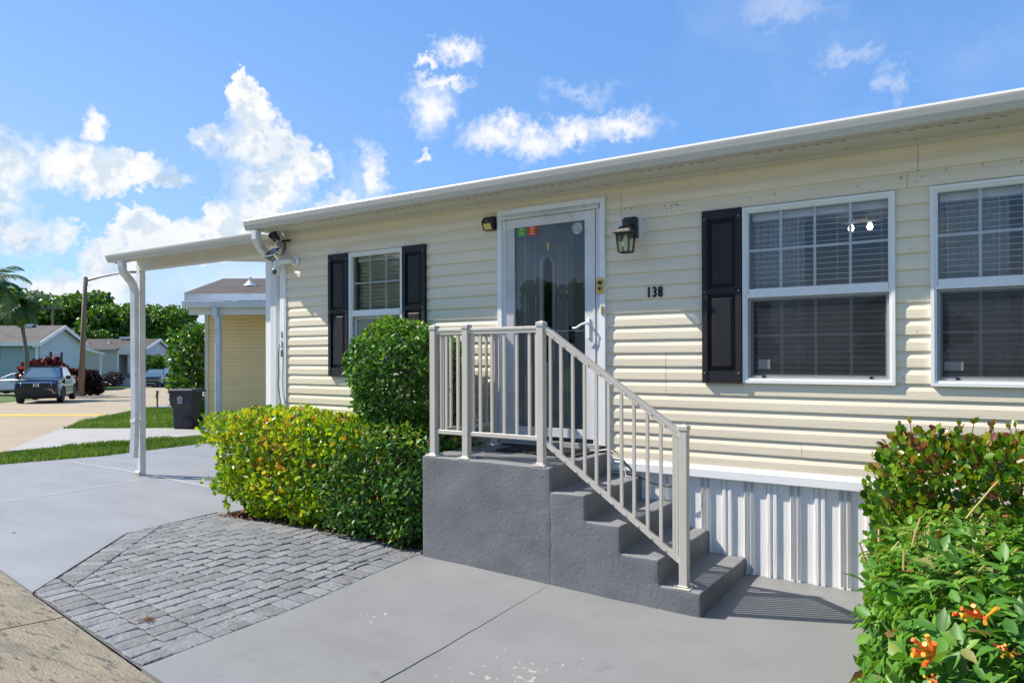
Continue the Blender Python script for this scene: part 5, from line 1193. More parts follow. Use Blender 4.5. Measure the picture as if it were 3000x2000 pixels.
def pole(u, w, zt, lab, tr):
    p = far_thing('utility_pole', lab, 'utility pole', u, w, gz(w)); hgt = zt-gz(w)
    part('pole', MB().tube([(0, 0, 0), (0, 0, hgt)], [.19, .12], 8), WOOD, p, local=True); part('cross_arm', MB().box(-1.1, 1.1, -.16, -.06, hgt-.5, hgt-.35), WOOD, p, local=True)
    for a in (-1, -.4, .4, 1): part('insulator', MB().lathe([(.05, hgt-.35), (.07, hgt-.25), (.03, hgt-.15)], (a, -.11, 0), n=8), LAMPG, p, local=True)
    if tr: part('transformer', MB().lathe([(.30, 0), (.33, .1), (.33, .9), (.28, 1.0)], (-.3, -.3, tr), n=12), LAMPG, p, local=True)
pole(-50.4, 80, 7.4, 'grey utility pole with a transformer rising behind the green home', 6.1-3.8+2.0)
pole(-55.7, 120, 6.0, 'thin distant utility pole above the trees right of the carport post', 0)
stk = far_thing('sign_stake', 'small brown sign on a stake in the lawn left of the wheeled bin', 'sign', -13.36, 27.45, gz(27.45)-.03)
part('stake', MB().box(-.025, .025, -.02, .02, 0, .52), M('stake_wood', (.30, .20, .06), .8), stk, local=True); part('sign_panel', MB().add([(-.055, -.03, .45), (.035, -.03, .45), (.035, -.005, .45), (-.055, -.005, .45), (-.03, -.03, .74), (.06, -.03, .74), (.06, -.005, .74), (-.03, -.005, .74)], BX), M('sign_brown', (.26, .17, .05), .7), stk, local=True)
bn = far_thing('wheeled_bin', 'dark wheeled refuse bin with a white half sun emblem on the pale driveway', 'bin', -8.02, 17.95, gz(17.95)+.005)
bn.scale = (.87, .9, .985)
BIN = M('bin_plastic', (.020, .020, .024), .5, nzs=(6, .85, 1.2)); BINP = M('bin_print', (.62, .64, .66), .6)
def loft(secs):
    """secs: z, x0, x1, y0, y1"""
    mb = MB(); c = .04; vs = []
    for z, x0, x1, y0, y1 in secs: vs += [(x0+c,y0,z),(x1-c,y0,z),(x1,y0+c,z),(x1,y1-c,z),(x1-c,y1,z),(x0+c,y1,z),(x0,y1-c,z),(x0,y0+c,z)]
    n = 8; k = len(secs); return mb.add(vs, [(q*n+i, q*n+(i+1) % n, (q+1)*n+(i+1) % n, (q+1)*n+i) for q in range(k-1) for i in range(n)]+[tuple(range(n-1, -1, -1)), tuple(range((k-1)*n, k*n))])
part('body', loft([(0, -.26, .20, -.26, .26), (.30, -.275, .29, -.27, .27), (.52, -.285, .30, -.28, .28), (.60, -.33, .315, -.31, .31), (.68, -.345, .32, -.325, .325), (.90, -.355, .33, -.33, .33)]), BIN, bn, local=True)
part('rim', loft([(.895, -.385, .345, -.35, .35), (.93, -.385, .345, -.35, .35)]), BIN, bn, local=True)
part('lid', loft([(.932, -.37, .36, -.345, .345), (.955, -.37, .36, -.345, .345), (.985, -.33, .30, -.30, .30)]), BIN, bn, local=True)
part('handle', MB().tube([(.36, -.25, .90), (.44, -.25, .92), (.44, .25, .92), (.36, .25, .90)], .018, 6), BIN, bn, local=True)
for s in (-1, 1):
    wl = part('wheel', MB().lathe([(.06, -.035), (.145, -.035), (.155, -.02), (.155, .02), (.145, .035), (.06, .035)], (.185, s*.315, .155), 'y', 20), RUBBER, bn, local=True)
    mb = MB().lathe([(.03, -.012), (.035, -.045), (.02, -.05)], (.185, s*.315, .155), 'y', 10)
    for q in range(8):
        a = q*math.pi/4; mb.add([(.185+math.cos(a+e)*r, s*.315-.037+o, .155+math.sin(a+e)*r) for o in (0, -.008) for r, e in ((.04, -.25), (.12, -.10), (.12, .10), (.04, .25))], BX)
    part('hub', mb, M('hub', (.035, .035, .037), .5), wl, local=True)
part('wheel_well', MB().lathe([(.19, 0), (.19, -.006)], (.185, -.277, .165), 'y', 20), BLACK, bn, local=True)
mb = MB(); lx, lz, yy = -.035, .735, -.334
for q in range(9):
    a0, a1 = math.pi*(q+.18)/9, math.pi*(q+.82)/9; mb.add([(lx+r*math.cos(a), yy, lz+r*math.sin(a)) for r, a in ((.034, a0), (.078, a0), (.078, a1), (.034, a1))], [(0, 1, 2, 3)])
put_text(mb, 'SWA', .062, (lx, yy, lz-.022), bold=.003, ext=.0006); mb.box(lx-.075, lx+.075, yy-.001, yy, lz-.066, lz-.060); [mb.box(lx-.066+q*.0225, lx-.066+q*.0225+.017, yy-.0006, yy, lz-.086-r*.016, lz-.076-r*.016) for q in range(6) for r in range(2)]
part('emblem', mb, BINP, bn, local=True)
# ================================================================ VEHICLES
NVY = M('dark_navy_paint', (.005, .007, .017), .25, coat=.55, spec=.3); TEAL = M('teal_paint', (.060, .135, .165), .25, coat=1.0); SILV = M('silver_paint', (.48, .48, .49), .3, metal=.55, coat=.8)
CARG = M('car_glass', (.10, .15, .17), .06, spec=1.0, coat=1.0); TRIM = M('black_trim', (.010, .010, .011), .5); HL = M('headlight_lens', (.34, .36, .38), .08, coat=1.0); AMB = M('amber_lens', (.80, .16, .02), .3); RIMM = M('rim_grey', (.20, .20, .21), .35, metal=.7); REDL = M('tail_lens', (.35, .01, .01), .25)  # car glass base colour is lightened towards blue for mirrored sky
def body_shell(prof, W_, bev, tuck=.10, z_t=.75):
    """side outline (y forward, z up) swept across the width, edges rounded, sides tucked in above z_t"""
    bm = bmesh.new(); vs = [bm.verts.new((-W_, y, z)) for y, z in prof]; f = bm.faces.new(vs)
    ex = bmesh.ops.extrude_face_region(bm, geom=[f]); 
    for v in ex['geom']:
        if isinstance(v, bmesh.types.BMVert): v.co.x = W_
    side = [e for e in bm.edges if abs(e.verts[0].co.x-e.verts[1].co.x) < 1e-5 and (e.verts[0].co.z+e.verts[1].co.z)/2 > .62]
    bmesh.ops.bevel(bm, geom=side, offset=bev, segments=3, affect='EDGES', profile=.6)
    for v in bm.verts:
        k = max(0, v.co.z-z_t); v.co.x *= 1-tuck*k
        e = max(0, abs(v.co.y)-abs(max(p[0] for p in prof))*.72); v.co.x *= 1-.16*e*e
    bmesh.ops.recalc_face_normals(bm, faces=bm.faces); return bm
def arc(cy, r, zc=.36, n=9, z0=.36): return [(cy+r*math.cos(math.pi*i/n), zc+r*math.sin(math.pi*i/n)) for i in range(n+1)]
def wheel(v, x, y, r, wdt, spokes=6):
    s = 1 if x > 0 else -1
    w = part('wheel', MB().lathe([(r*.62, -wdt/2), (r*.94, -wdt/2), (r, -wdt*.32), (r, wdt*.32), (r*.94, wdt/2), (r*.62, wdt/2)], (x, y, r), 'x', 26), RUBBER, v, local=True)
    mb = MB().lathe([(r*.64, s*wdt*.30), (r*.64, s*wdt*.44), (r*.58, s*wdt*.46), (r*.56, s*wdt*.30)], (x, y, r), 'x', 24).lathe([(r*.15, s*wdt*.2), (r*.16, s*wdt*.46), (r*.05, s*wdt*.48)], (x, y, r), 'x', 10)
    for q in range(spokes):
        a = 2*math.pi*q/spokes+.3
        mb.add([(x+s*wdt*o, y+math.cos(a+e)*rr*r, r+math.sin(a+e)*rr*r) for o in (.30, .44) for rr, e in ((.12, -.35), (.60, -.17), (.60, .17), (.12, .35))], BX)
    part('rim', mb, RIMM, w, local=True); part('brake_disc', MB().lathe([(r*.56, s*wdt*.18), (.02, s*wdt*.20)], (x, y, r), 'x', 16), TRIM, w, local=True)
def greenhouse(v, prof, Wb, Wt, paint, glass_split, name='cabin'):
    """prof: belt front, roof front, roof rear, belt rear (y,z); pillars stay in body colour, glass sits proud"""
    (y0, z0), (y1, z1), (y2, z2), (y3, z3) = prof
    def P(y, z):
        t = (z-z0)/(z1-z0); return Wb+(Wt-Wb)*t
    bm = bmesh.new()
    L_ = [bm.verts.new((-P(y, z), y, z)) for y, z in prof]; R_ = [bm.verts.new((P(y, z), y, z)) for y, z in prof]
    for f in ([L_[0], L_[1], L_[2], L_[3]], [R_[3], R_[2], R_[1], R_[0]], [L_[0], R_[0], R_[1], L_[1]], [L_[1], R_[1], R_[2], L_[2]], [L_[2], R_[2], R_[3], L_[3]], [L_[3], R_[3], R_[0], L_[0]]): bm.faces.new(f)
    bmesh.ops.recalc_face_normals(bm, faces=bm.faces)
    bmesh.ops.bevel(bm, geom=[e for e in bm.edges if max(a.co.z for a in e.verts) > z0+.2], offset=.06, segments=3, affect='EDGES', profile=.6)
    part(name, MB().bm(bm), paint, v, smooth=False, local=True)
    n = Vector((0, z1-z0, y0-y1)).normalized()
    def on(a, b, t, s, h=.008): return (a, b[0]+(t[0]-b[0])*s+n.y*h, b[1]+(t[1]-b[1])*s+n.z*h)
    part('windshield', MB().add([on(-P(y0, z0)+.09, prof[0], prof[1], .06), on(P(y0, z0)-.09, prof[0], prof[1], .06), on(P(y1, z1)-.10, prof[0], prof[1], .92), on(-P(y1, z1)+.10, prof[0], prof[1], .92)], [(0, 1, 2, 3)]), CARG, v, local=True)
    for s in (-1, 1):
        zb, zt = z0+.05, z1-.085
        yf = lambda z: y0+(y1-y0)*(z-z0)/(z1-z0); yr = lambda z: y3+(y2-y3)*(z-z3)/(z2-z3)
        cuts = [None]+glass_split+[None]
        for a, b in zip(cuts, cuts[1:]):
            q = []
            for z, e in ((zb, 0), (zb, 1), (zt, 1), (zt, 0)):
                y = (a-.035 if a is not None else yf(z)-.14) if e == 0 else (b+.035 if b is not None else yr(z)+.12)
                q.append((s*(P(0, z)+.007), y, z))
            if q[3][1] <= q[2][1]+.02: q = [q[0], q[1], ((s*(P(0, zt)+.007)), (q[3][1]+q[2][1])/2, zt)]
            part('side_window', MB().add(q, [tuple(range(len(q)))]), CARG, v, local=True)
        part('window_trim', MB().tube([(s*(P(0, z0+.03)+.008), yf(z0+.03)-.10, z0+.03), (s*(P(0, zt+.03)+.008), yf(zt+.03)-.10, zt+.03), (s*(P(0, zt+.03)+.008), yr(zt+.03)+.09, zt+.03), (s*(P(0, z0+.03)+.008), yr(z0+.03)+.09, z0+.03)], .011, 5), CHROME, v, local=True)
def doors(v, spans, z0, z1, Wf, paint):
    for a, b in spans:
        for s in (-1, 1):
            d = part('door', MB().add([(s*Wf(y, z), y, z) for y, z in ((a, z0), (b, z0), (b, z1), (a, z1))]+[(s*(Wf(y, z)+.010), y, z) for y, z in ((a-.012, z0+.012), (b+.012, z0+.012), (b+.012, z1-.006), (a-.012, z1-.006))], BX), paint, v, local=True)
            part('door_handle', MB().box(*sorted((s*(Wf(b, z1)+.010), s*(Wf(b, z1)+.035))), b+.07, b+.27, z1-.13, z1-.095), TRIM, d, local=True)
def vehicle(name, label, cat, u, w, heading, sc=1.):
    p = S(u, w); o = thing(name, label, cat, tuple(p), YAW+heading); o.scale = (sc, sc, sc); return o

# -- pickup
tk = vehicle('pickup_truck', 'black pickup truck parked facing the camera at the far kerb', 'pickup', -23.22, 36.45, math.radians(180+22), .96)
FY, RYK, r = 1.62, -1.56, .385
prof = [(2.50, .36), (2.60, .50), (2.64, .78), (2.60, .98), (2.42, 1.13), (1.30, 1.25), (-2.55, 1.27), (-2.64, 1.22), (-2.64, .60), (-2.50, .46)]+[(-2.05, .44)]+list(reversed(arc(RYK, .47)))+[(FY-.55, .40)]+list(reversed(arc(FY, .47)))
part('body', MB().bm(body_shell(prof, .985, .055, .10)), NVY, tk, local=True)
greenhouse(tk, [(1.32, 1.24), (.42, 1.77), (-.72, 1.78), (-1.16, 1.25)], .90, .72, NVY, [-.10])
part('roof', MB().bbox(-.62, .62, -.66, .36, 1.765, 1.80, .02), NVY, tk, local=True); part('antenna', MB().box(.0, .04, -.62, -.45, 1.79, 1.85), NVY, tk, local=True)
part('bonnet_bulge', MB().add([(-.72, 2.40, 1.135), (.72, 2.40, 1.135), (.80, 1.35, 1.235), (-.80, 1.35, 1.235), (-.52, 2.36, 1.165), (.52, 2.36, 1.165), (.56, 1.40, 1.275), (-.56, 1.40, 1.275)], BX), NVY, tk, local=True)
gr = part('grille', MB().box(-.62, .62, 2.585, 2.640, .80, 1.03), TRIM, tk, local=True)
for q in range(4): part('grille_bar', MB().box(-.60, .60, 2.640, 2.652, .82+q*.055, .845+q*.055), M('grille_bar', (.02, .02, .022), .25), gr, local=True)
part('emblem', MB().box(-.115, -.075, 2.652, 2.668, .845, 1.0).box(.075, .115, 2.652, 2.668, .845, 1.0).box(-.075, .075, 2.654, 2.667, .905, .94).box(-.15, .15, 2.652, 2.656, 1.0, 1.008).box(-.15, .15, 2.652, 2.656, .837, .845), M('emblem_silver', (.80, .80, .82), .3, metal=.4), gr, local=True)
part('grille_strip', MB().add([(-.66, 2.60, 1.035), (.66, 2.60, 1.035), (.66, 2.655, 1.03), (-.66, 2.655, 1.03), (-.66, 2.58, 1.075), (.66, 2.58, 1.075), (.66, 2.625, 1.07), (-.66, 2.625, 1.07)], BX), CHROME, tk, local=True)
for s in (-1, 1):
    hd = part('headlight', MB().add([(s*.62, 2.645, .86), (s*.93, 2.40, .88), (s*.955, 2.16, 1.03), (s*.62, 2.61, 1.03), (s*.62, 2.5, .86), (s*.80, 2.3, .88), (s*.80, 2.1, 1.03), (s*.62, 2.5, 1.03)], BX), HL, tk, local=True)
    part('light_strip', MB().tube([(s*.63, 2.645, 1.035), (s*.80, 2.54, 1.03), (s*.93, 2.40, 1.025)], .014, 5), CHROME, hd, local=True)
    part('marker', MB().box(*sorted((s*.955, s*.972)), 2.12, 2.26, .96, 1.02), AMB, hd, local=True)
    part('fog_light', MB().bbox(*sorted((s*.66, s*.90)), 2.53, 2.60, .545, .60, .01), HL, tk, local=True)
    part('mirror', MB().bbox(*sorted((s*.97, s*1.20)), .86, .98, 1.17, 1.34, .03), NVY, tk, local=True); part('arch_trim', MB().tube([(s*.985, y, z) for y, z in arc(FY, .49, n=12)], .025, 5).tube([(s*.985, y, z) for y, z in arc(RYK, .49, n=12)], .025, 5), TRIM, tk, local=True)
    part('tail_light', MB().box(*sorted((s*.86, s*.975)), -2.655, -2.50, .92, 1.2), REDL, tk, local=True)
part('lower_grille', MB().box(-.55, .55, 2.57, 2.625, .52, .64), TRIM, tk, local=True); part('bumper', MB().bbox(-.94, .94, 2.36, 2.645, .36, .50, .03), TRIM, tk, local=True)
part('bumper_chrome', MB().tube([(-.93, 2.52, .52), (-.72, 2.64, .54), (-.66, 2.66, .70), (-.48, 2.665, .715)], .018, 5), CHROME, tk, local=True); part('number_plate_holder', MB().box(-.26, .26, 2.645, 2.655, .66, .77), NVY, tk, local=True)
part('bed_liner', MB().box(-.78, .78, -2.5, -1.25, 1.262, 1.275), TRIM, tk, local=True); part('underbody', MB().box(-.85, .85, -2.4, 2.3, .25, .45), TRIM, tk, local=True)
doors(tk, [(1.06, -.06), (-.08, -1.02)], .50, 1.20, lambda y, z: .985*(1-.10*max(0, z-.75)), NVY)
for s in (-1, 1):
    for y in (FY, RYK): wheel(tk, s*.86, y, r, .26, 6)
# -- teal suv
sv = vehicle('suv', 'teal compact suv facing the camera further down the street', 'suv', -30.7, 63.1, math.radians(180+11), .97)
FY, RYK, r = 1.28, -1.33, .345
prof = [(2.02, .34), (2.14, .48), (2.17, .78), (2.10, .95), (1.95, 1.03), (1.05, 1.10), (-1.95, 1.12), (-2.12, 1.05), (-2.17, .60), (-2.02, .40)]+list(reversed(arc(RYK, .42, .34)))+[(FY-.5, .36)]+list(reversed(arc(FY, .42, .34)))
part('body', MB().bm(body_shell(prof, .90, .06, .12, .7)), TEAL, sv, local=True); greenhouse(sv, [(1.05, 1.09), (.25, 1.54), (-1.60, 1.55), (-2.02, 1.10)], .83, .64, M('dark_teal_roof', (.02, .035, .045), .25, coat=1.), [.0, -.95])
for s in (-1, 1):
    part('roof_rail', MB().tube([(s*.62, .1, 1.56), (s*.62, .0, 1.61), (s*.62, -1.4, 1.61), (s*.62, -1.5, 1.56)], .02, 5), CHROME, sv, local=True)
    part('headlight', MB().add([(s*.50, 2.16, .76), (s*.84, 1.97, .78), (s*.86, 1.75, .92), (s*.50, 2.12, .88), (s*.50, 2.0, .76), (s*.7, 1.8, .78), (s*.7, 1.7, .92), (s*.50, 2.0, .88)], BX), HL, sv, local=True)
    part('fog_light', MB().bbox(*sorted((s*.60, s*.78)), 2.06, 2.13, .48, .54, .01), HL, sv, local=True); part('mirror', MB().bbox(*sorted((s*.88, s*1.08)), .70, .80, 1.04, 1.18, .03), TRIM, sv, local=True)
    part('marker', MB().box(*sorted((s*.885, s*.905)), 1.72, 1.80, .62, .74), AMB, sv, local=True)
part('grille', MB().box(-.58, .58, 2.12, 2.185, .72, .86), TRIM, sv, local=True); part('grille_strip', MB().box(-.60, .60, 2.13, 2.19, .865, .885), CHROME, sv, local=True); part('lower_grille', MB().bbox(-.62, .62, 2.05, 2.165, .40, .56, .02), TRIM, sv, local=True); part('skid_plate', MB().box(-.4, .4, 2.0, 2.14, .33, .38), CHROME, sv, local=True)
part('underbody', MB().box(-.78, .78, -1.9, 1.9, .22, .42), TRIM, sv, local=True); part('sill_trim', MB().box(-.905, .905, -.85, .80, .34, .44), TRIM, sv, local=True)
doors(sv, [(.85, -.05), (-.07, -.95)], .46, 1.06, lambda y, z: .90*(1-.12*max(0, z-.7)), TEAL)
for s in (-1, 1):
    for y in (FY, RYK): wheel(sv, s*.79, y, r, .22, 5)
# -- silver saloon, half out of frame behind the pickup
sc_ = vehicle('car', 'silver car parked sideways behind the black pickup', 'car', -32.15, 47.6, math.radians(90), 1.)
FY, RYK, r = 1.40, -1.40, .35
prof = [(2.22, .30), (2.32, .42), (2.32, .62), (2.18, .76), (1.90, .84), (1.00, .98), (-1.6, 1.03), (-2.25, 1.0), (-2.36, .80), (-2.34, .42), (-2.22, .32)]+list(reversed(arc(RYK, .40, .34)))+[(FY-.5, .30)]+list(reversed(arc(FY, .40, .34)))
part('body', MB().bm(body_shell(prof, .90, .07, .14, .6)), SILV, sc_, local=True); greenhouse(sc_, [(1.02, .97), (.10, 1.40), (-1.05, 1.41), (-1.85, 1.02)], .80, .58, SILV, [-.25])
for s in (-1, 1):
    part('headlight', MB().add([(s*.50, 2.30, .60), (s*.84, 2.12, .62), (s*.86, 1.85, .76), (s*.50, 2.20, .72), (s*.50, 2.1, .60), (s*.7, 2.0, .62), (s*.7, 1.8, .76), (s*.50, 2.1, .72)], BX), HL, sc_, local=True); part('marker', MB().box(*sorted((s*.86, s*.90)), 1.98, 2.12, .50, .60), AMB, sc_, local=True)
    part('mirror', MB().bbox(*sorted((s*.84, s*1.04)), .62, .74, .96, 1.10, .03), TRIM, sc_, local=True)
part('grille', MB().box(-.5, .5, 2.29, 2.335, .42, .60), TRIM, sc_, local=True); part('underbody', MB().box(-.78, .78, -2.1, 2.0, .18, .36), TRIM, sc_, local=True)
doors(sc_, [(.80, -.30), (-.32, -1.2)], .40, .95, lambda y, z: .90*(1-.14*max(0, z-.6)), SILV)
for s in (-1, 1):
    for y in (FY, RYK): wheel(sc_, s*.79, y, r, .22, 5)

# ================================================================ PALMS, TREES, GARDEN SHRUBS
PALM = leaf_mat('palm_leaflet', [(0, (.022, .055, .012)), (.6, (.05, .115, .018)), (.9, (.10, .17, .03)), (1, (.26, .22, .08))], rough=.4, trans=.2); BARK = M('palm_bark', (.19, .165, .125), .9, nzs=((3, 3, 20), .7, 1.2), bump=((8, 8, 40), .6, 3)); TBARK = M('tree_bark', (.10, .08, .06), .9)
def palm(label, u, w, crown, L_, n, path, r0, tilt0=0.):
    p = S(u, w, gz(w)-.05); t = thing('palm_tree', label, 'palm tree', tuple(p), YAW)
    pts = [(a*1., 0, b) for a, b in path]; part('trunk', MB().tube(pts, [r0*(1-.45*i/(len(pts)-1)) for i in range(len(pts))], 10), BARK, t, local=True, smooth=True)
    top = Vector(pts[-1])
    part('crown_shaft', MB().tube([top-Vector((0, 0, .15)), top+Vector((0, 0, .5))], [r0*.62, r0*.32], 8), M('palm_shaft', (.16, .22, .06), .6), t, local=True)
    for i in range(n):
        a = i*2.39996+random.uniform(-.2, .2); lift = 1.15-1.75*(i/(n-1))+random.uniform(-.1, .1); dr = Vector((math.cos(a), math.sin(a), 0)); ln_ = L_*random.uniform(.85, 1.1)
        rach = []; q = top+Vector((0, 0, .40)); ang = lift
        for k in range(12):
            rach.append(q.copy()); q = q+(dr*math.cos(ang)+Vector((0, 0, math.sin(ang))))*ln_/11; ang -= .125+.012*k
        mb = MB().tube(rach, [.022*(1-.8*k/11) for k in range(12)], 4); side = dr.cross(Vector((0, 0, 1)))
        for k in range(1, 44):
            s0 = k/44*11; j = min(int(s0), 10); c = rach[j].lerp(rach[j+1], s0-j); tan = (rach[j+1]-rach[j]).normalized(); ll = ln_*.30*math.sin(math.pi*min(1, .18+.80*k/44))**.8
            for s in (-1, 1):
                d = (side*s*.85+tan*.55+Vector((0, 0, -.30+random.uniform(-.15, .15)))).normalized(); e = c+d*ll+Vector((0, 0, -.10*ll)); wv = tan*.024
                mb.add([c-wv, c+wv, c.lerp(e, .6)+wv*.9, e, c.lerp(e, .6)-wv*.9], [(0, 1, 2, 3, 4)])
        me = mb.mesh('frond', PALM); at = me.attributes.new('tint', 'FLOAT', 'POINT'); at.data.foreach_set('value', [min(1, max(0, random.gauss(.35 if i < n-4 else .8, .12)))]*len(me.vertices)); inst('frond', me, t)
    return t
palm('tall palm at the left edge with a curved trunk', -27.4, 38.6, None, 2.3, 17, [(0, 0), (.05, 1.3), (.16, 2.6), (.08, 3.8), (-.08, 5.0), (-.14, 5.8)], .17)
palm('slim palm behind the black pickup with drooping fronds', -29.4, 44.0, None, 1.9, 19, [(0, 0), (.10, 1.4), (.12, 2.6), (-.05, 3.6), (-.20, 4.6), (-.26, 5.3)], .15)
TREEM = leaf_mat('tree_leaf', [(0, (.020, .060, .007)), (.45, (.050, .135, .010)), (.8, (.12, .24, .018)), (1, (.20, .32, .03))], rough=.45, trans=.22); TREEM2 = leaf_mat('tree_leaf_light', [(0, (.026, .075, .008)), (.5, (.075, .175, .014)), (1, (.21, .34, .03))], rough=.45, trans=.22)
def crown_points(n, blobs):
    P = []; N_ = []
    wts = np.array([b[3]*b[4] for b in blobs]); wts = wts/wts.sum()
    for b, k in zip(blobs, (wts*n).astype(int)+1):
        d = unit(rng.normal(size=(k, 3))); rr = .55+.45*rng.random(k)**.6; rr = rr*(1+.22*np.array([noise.noise((x[0]*2.2+b[0], x[1]*2.2+b[2], x[2]*2.2)) for x in d]))
        P.append(np.array(b[:3])+d*rr[:, None]*np.array([b[3], b[3], b[4]])); N_.append(d)
    return np.concatenate(P), np.concatenate(N_)
def crown_mesh(seed, n, blobs, size, mat, tmpl=CLUMP_LEAF):
    P, N_ = crown_points(n, blobs); k = len(P); fr = leaf_frames(k, N_, up=.1, out=.6, rand=.8, flat=.7)
    tint = np.clip(.45+.24*rng.normal(size=k)+.35*nfield(P, .9, seed), 0, 1); return leaf_mesh('crown', tmpl, P, fr, rng.uniform(size*.6, size*1.3, k), tint, mat)
def blobset(seed, R, Hh, cnt):
    rs = random.Random(seed); B = [(0, 0, Hh*.62, R*.75, Hh*.30)]
    for i in range(cnt):
        a = rs.uniform(0, 6.28); d = rs.uniform(.35, .8)*R; z = Hh*rs.uniform(.38, .88); s = R*rs.uniform(.26, .46)*(1.15-.3*z/Hh); B.append((d*math.cos(a), d*math.sin(a), z, s, s*.8))
    return B
def trunk_mb(Hh, R, rs):
    mb = MB().tube([(0, 0, -.3), (.1, 0, Hh*.22), (.0, .1, Hh*.5), (0, 0, Hh*.72)], [.34, .28, .20, .08], 8)
    for i in range(6):
        a = rs.uniform(0, 6.28); z = Hh*rs.uniform(.2, .45); mb.tube([(0, 0, z), (math.cos(a)*R*.3, math.sin(a)*R*.3, z+Hh*.14), (math.cos(a)*R*.6, math.sin(a)*R*.6, z+Hh*.28)], [.15, .10, .04], 6)
    return mb
KINDS_T = []
for s in range(4):
    R, Hh = 4.6, 10.0; KINDS_T.append((crown_mesh(s*13.1, 13500, blobset(40+s, R, Hh, 19), .44, TREEM if s % 2 == 0 else TREEM2), trunk_mb(Hh, R, random.Random(s)).mesh('trunk', TBARK)))
TREES = [(-72, 96, 1.20, 0, 'broad dark tree at the far left behind the palms'), (-66, 100, 1.28, 1, 'tall bright green tree between the palms and the street lamp, left of the transformer pole'), (-61.5, 94, 1.14, 2, 'dense tree behind the transformer pole'), (-59, 101, 1.20, 3, 'tree with a light green top just left of the street lamp'),
         (-55.5, 97, 1.04, 0, 'rounded tree directly right of the street lamp'), (-51.6, 95, 1.02, 1, 'light green tree between the street lamp and the carport post'), (-48.2, 98, 1.04, 2, 'dark tree just left of the carport post'), (-45.2, 93, .96, 3, 'tree partly hidden by the carport post'), (-43.6, 97, .78, 0, 'lower tree just right of the carport post'), (-41.5, 99, .58, 1, 'small tree at the right end of the far tree line'),
         (-69, 88, .85, 3, 'low leafy tree behind the green home roof at the left'), (-56, 86, .66, 2, 'low bushy tree above the roof ridge of the tan home'), (-49.6, 86, .62, 0, 'low dark tree above the tan home near the carport post'), (-43.8, 110, .62, 3, 'distant low tree at the far right end of the tree line')]
for (u, w, s, kd, lab) in TREES:
    p = S(u, w); t = thing('tree', lab, 'tree', tuple(p), YAW+kd*1.3+u, 'trees along the far end of the street'); t.scale = (s, s, s)
    inst('crown', KINDS_T[kd][0], t); inst('trunk', KINDS_T[kd][1], t)
def bush(name, label, cat, u, w, blobs, n, size, mat, tmpl, stems, singles=None, up=.2):
    p = S(u, w); t = thing(name, label, cat, tuple(p), YAW); P, N_ = crown_points(n, blobs); k = len(P); fr = leaf_frames(k, N_, up=up, out=.6, rand=.7, flat=.7)
    tint = np.clip(.5+.26*rng.normal(size=k), 0, 1); inst('foliage', leaf_mesh('foliage', tmpl, P, fr, rng.uniform(size*.6, size*1.25, k), tint, mat), t); mb = MB()
    for q in range(stems): a = q*2.4; b = blobs[q % len(blobs)]; mb.tube([(.06*math.cos(a), .06*math.sin(a), -.05), (b[0]*.5+.1*math.cos(a), b[1]*.5, b[2]*.5), (b[0], b[1], b[2])], [.03, .022, .008], 5)
    part('stems', mb, TBARK, t, local=True); return t
CROT = leaf_mat('croton_leaf', [(0, (.012, .006, .006)), (.45, (.045, .012, .010)), (.75, (.14, .016, .012)), (1, (.34, .035, .018))], rough=.35, trans=.25); CROTD = leaf_mat('dark_croton_leaf', [(0, (.010, .006, .007)), (.6, (.030, .010, .011)), (1, (.085, .018, .014))], rough=.35, trans=.2)
bush('shrub', 'red leaved shrub rising behind the roof of the black pickup', 'shrub', -29.6, 46.3, [(-.7, 0, 1.3, .85, .8), (.2, 0, 1.7, .8, .65), (1.0, .1, 1.25, .6, .6), (1.6, 0, 1.1, .4, .5), (0, 0, .9, 1.3, .7)], 2600, .26, CROT, ROUND_LEAF, 8)
bush('shrub', 'dark purple shrub right of the street lamp pole', 'shrub', -26.75, 46.2, [(0, 0, .6, .42, .5), (.25, 0, .9, .42, .45), (.1, 0, 1.25, .3, .3), (.4, 0, .45, .4, .4)], 1200, .22, CROTD, ROUND_LEAF, 6)
bush('shrub', 'dark purple shrub between the pickup and the street lamp pole', 'shrub', -27.75, 46.6, [(0, 0, .8, .45, .6), (.2, 0, 1.2, .35, .4), (-.2, 0, 1.1, .35, .4)], 900, .22, CROTD, ROUND_LEAF, 5)
bush('shrub', 'bushy bright green shrub above the bonnet of the teal suv', 'shrub', -31.9, 65.6, [(0, 0, 1.3, .8, .9), (-.7, 0, 1.7, .8, .9), (.1, 0, 2.1, .6, .6)], 1500, .26, TREEM2, ROUND_LEAF, 5)
bush('shrub', 'reddish low shrub beside the teal suv', 'shrub', -32.3, 64.9, [(0, 0, .6, .6, .5), (-.6, 0, .7, .6, .5)], 600, .2, CROT, ROUND_LEAF, 4)
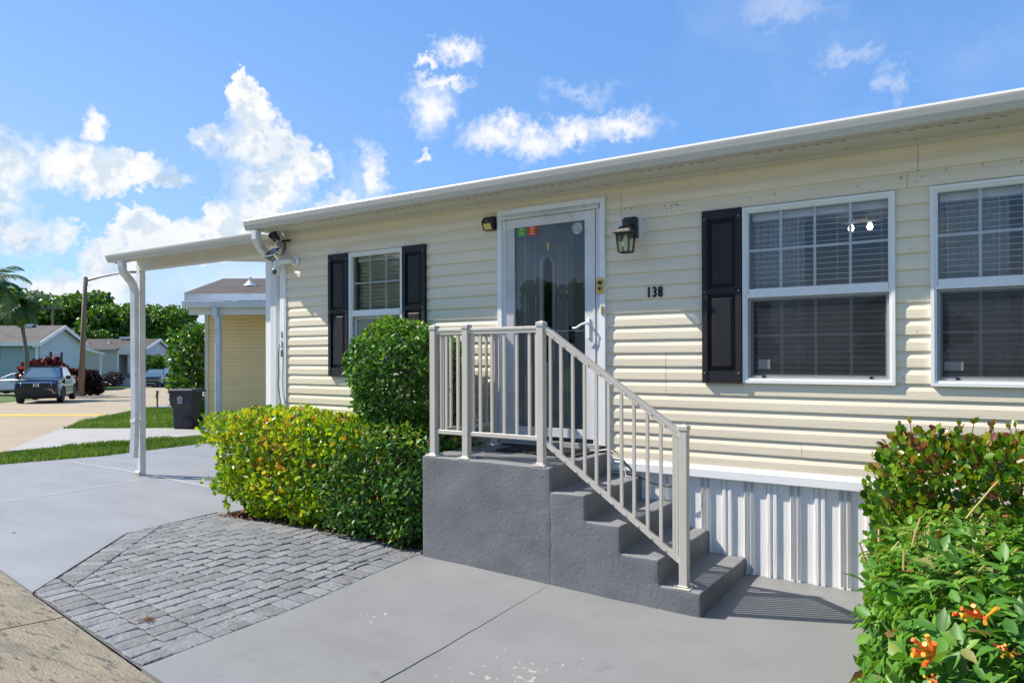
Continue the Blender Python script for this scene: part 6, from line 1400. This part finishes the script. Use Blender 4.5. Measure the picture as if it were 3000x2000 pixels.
for (u, w, s, lab) in ((-36.0, 64.8, 1., 'low dark shrub at the foot of the tan home by the carport post'), (-37.6, 65, .55, 'tiny shrub on the skirting of the tan home')):
    bush('shrub', lab, 'shrub', u, w, [(0, 0, .5*s, 1.1*s, .6*s), (.7*s, 0, .65*s, .7*s, .6*s)], 500, .2, CROTD, ROUND_LEAF, 4)
bush('shrub', 'climbing shrub on the wall of the grey home', 'shrub', -43.6, 88.6, [(0, 0, 1.1, .8, 1.1), (.3, 0, 2.0, .7, .8)], 700, .3, TREEM, ROUND_LEAF, 4)
NTREE = leaf_mat('broad_leaf', [(0, (.02, .065, .008)), (.5, (.05, .14, .014)), (.85, (.10, .22, .02)), (1, (.20, .30, .05))], rough=.3, trans=.28)
bush('tree', 'leafy green tree growing at the left corner of the yellow home', 'tree', -11.9, 26.0, [(.45, 0, 2.35, .75, .75), (.55, 0, 1.5, .8, .8), (.55, 0, .7, .8, .6), (.9, 0, 2.7, .5, .45), (.1, -.1, 1.9, .45, .45), (.15, 0, 1.1, .45, .4), (1.1, 0, 2.0, .7, 1.1), (1.1, 0, .6, .7, .6)], 2600, .21, NTREE, POINT_LEAF, 9, up=-.25)
# across the street, behind the camera: what the panes mirror
for (x, y, s, kd, lab) in ((-21.5, -11.5, .62, 2, 'unseen tree added across the street to cover sky mirrored in the left window'), (-27.5, -13.0, .66, 0, 'unseen tree added left of the camera to cover sky mirrored in the left window'), (-9.5, -19, .46, 1, 'tree across the street mirrored in the storm door'), (-3.0, -22, .44, 2, 'tree across the street mirrored in the right hand windows'), (5.5, -21, .46, 0, 'tree across the street behind the firebush'), (-16.5, -18, .50, 3, 'tree across the street mirrored at the left of the storm door')):  # first two trees added to hide bright sky from the left window
    t = thing('tree', lab, 'tree', (x, y, 0), kd*1.3, 'trees across the street'); t.scale = (s, s, s); inst('crown', KINDS_T[kd][0], t); inst('trunk', KINDS_T[kd][1], t)
up = thing('utility_pole', 'utility pole across the street mirrored in the storm door', 'utility pole', (-6.3, -11.5, 0)); part('pole', MB().tube([(0, 0, 0), (0, 0, 8.5)], [.17, .12], 8), WOOD, up, local=True); part('cross_arm', MB().box(-1.1, 1.1, -.05, .05, 7.9, 8.05).box(-.8, .8, -.05, .05, 6.2, 6.3), WOOD, up, local=True)
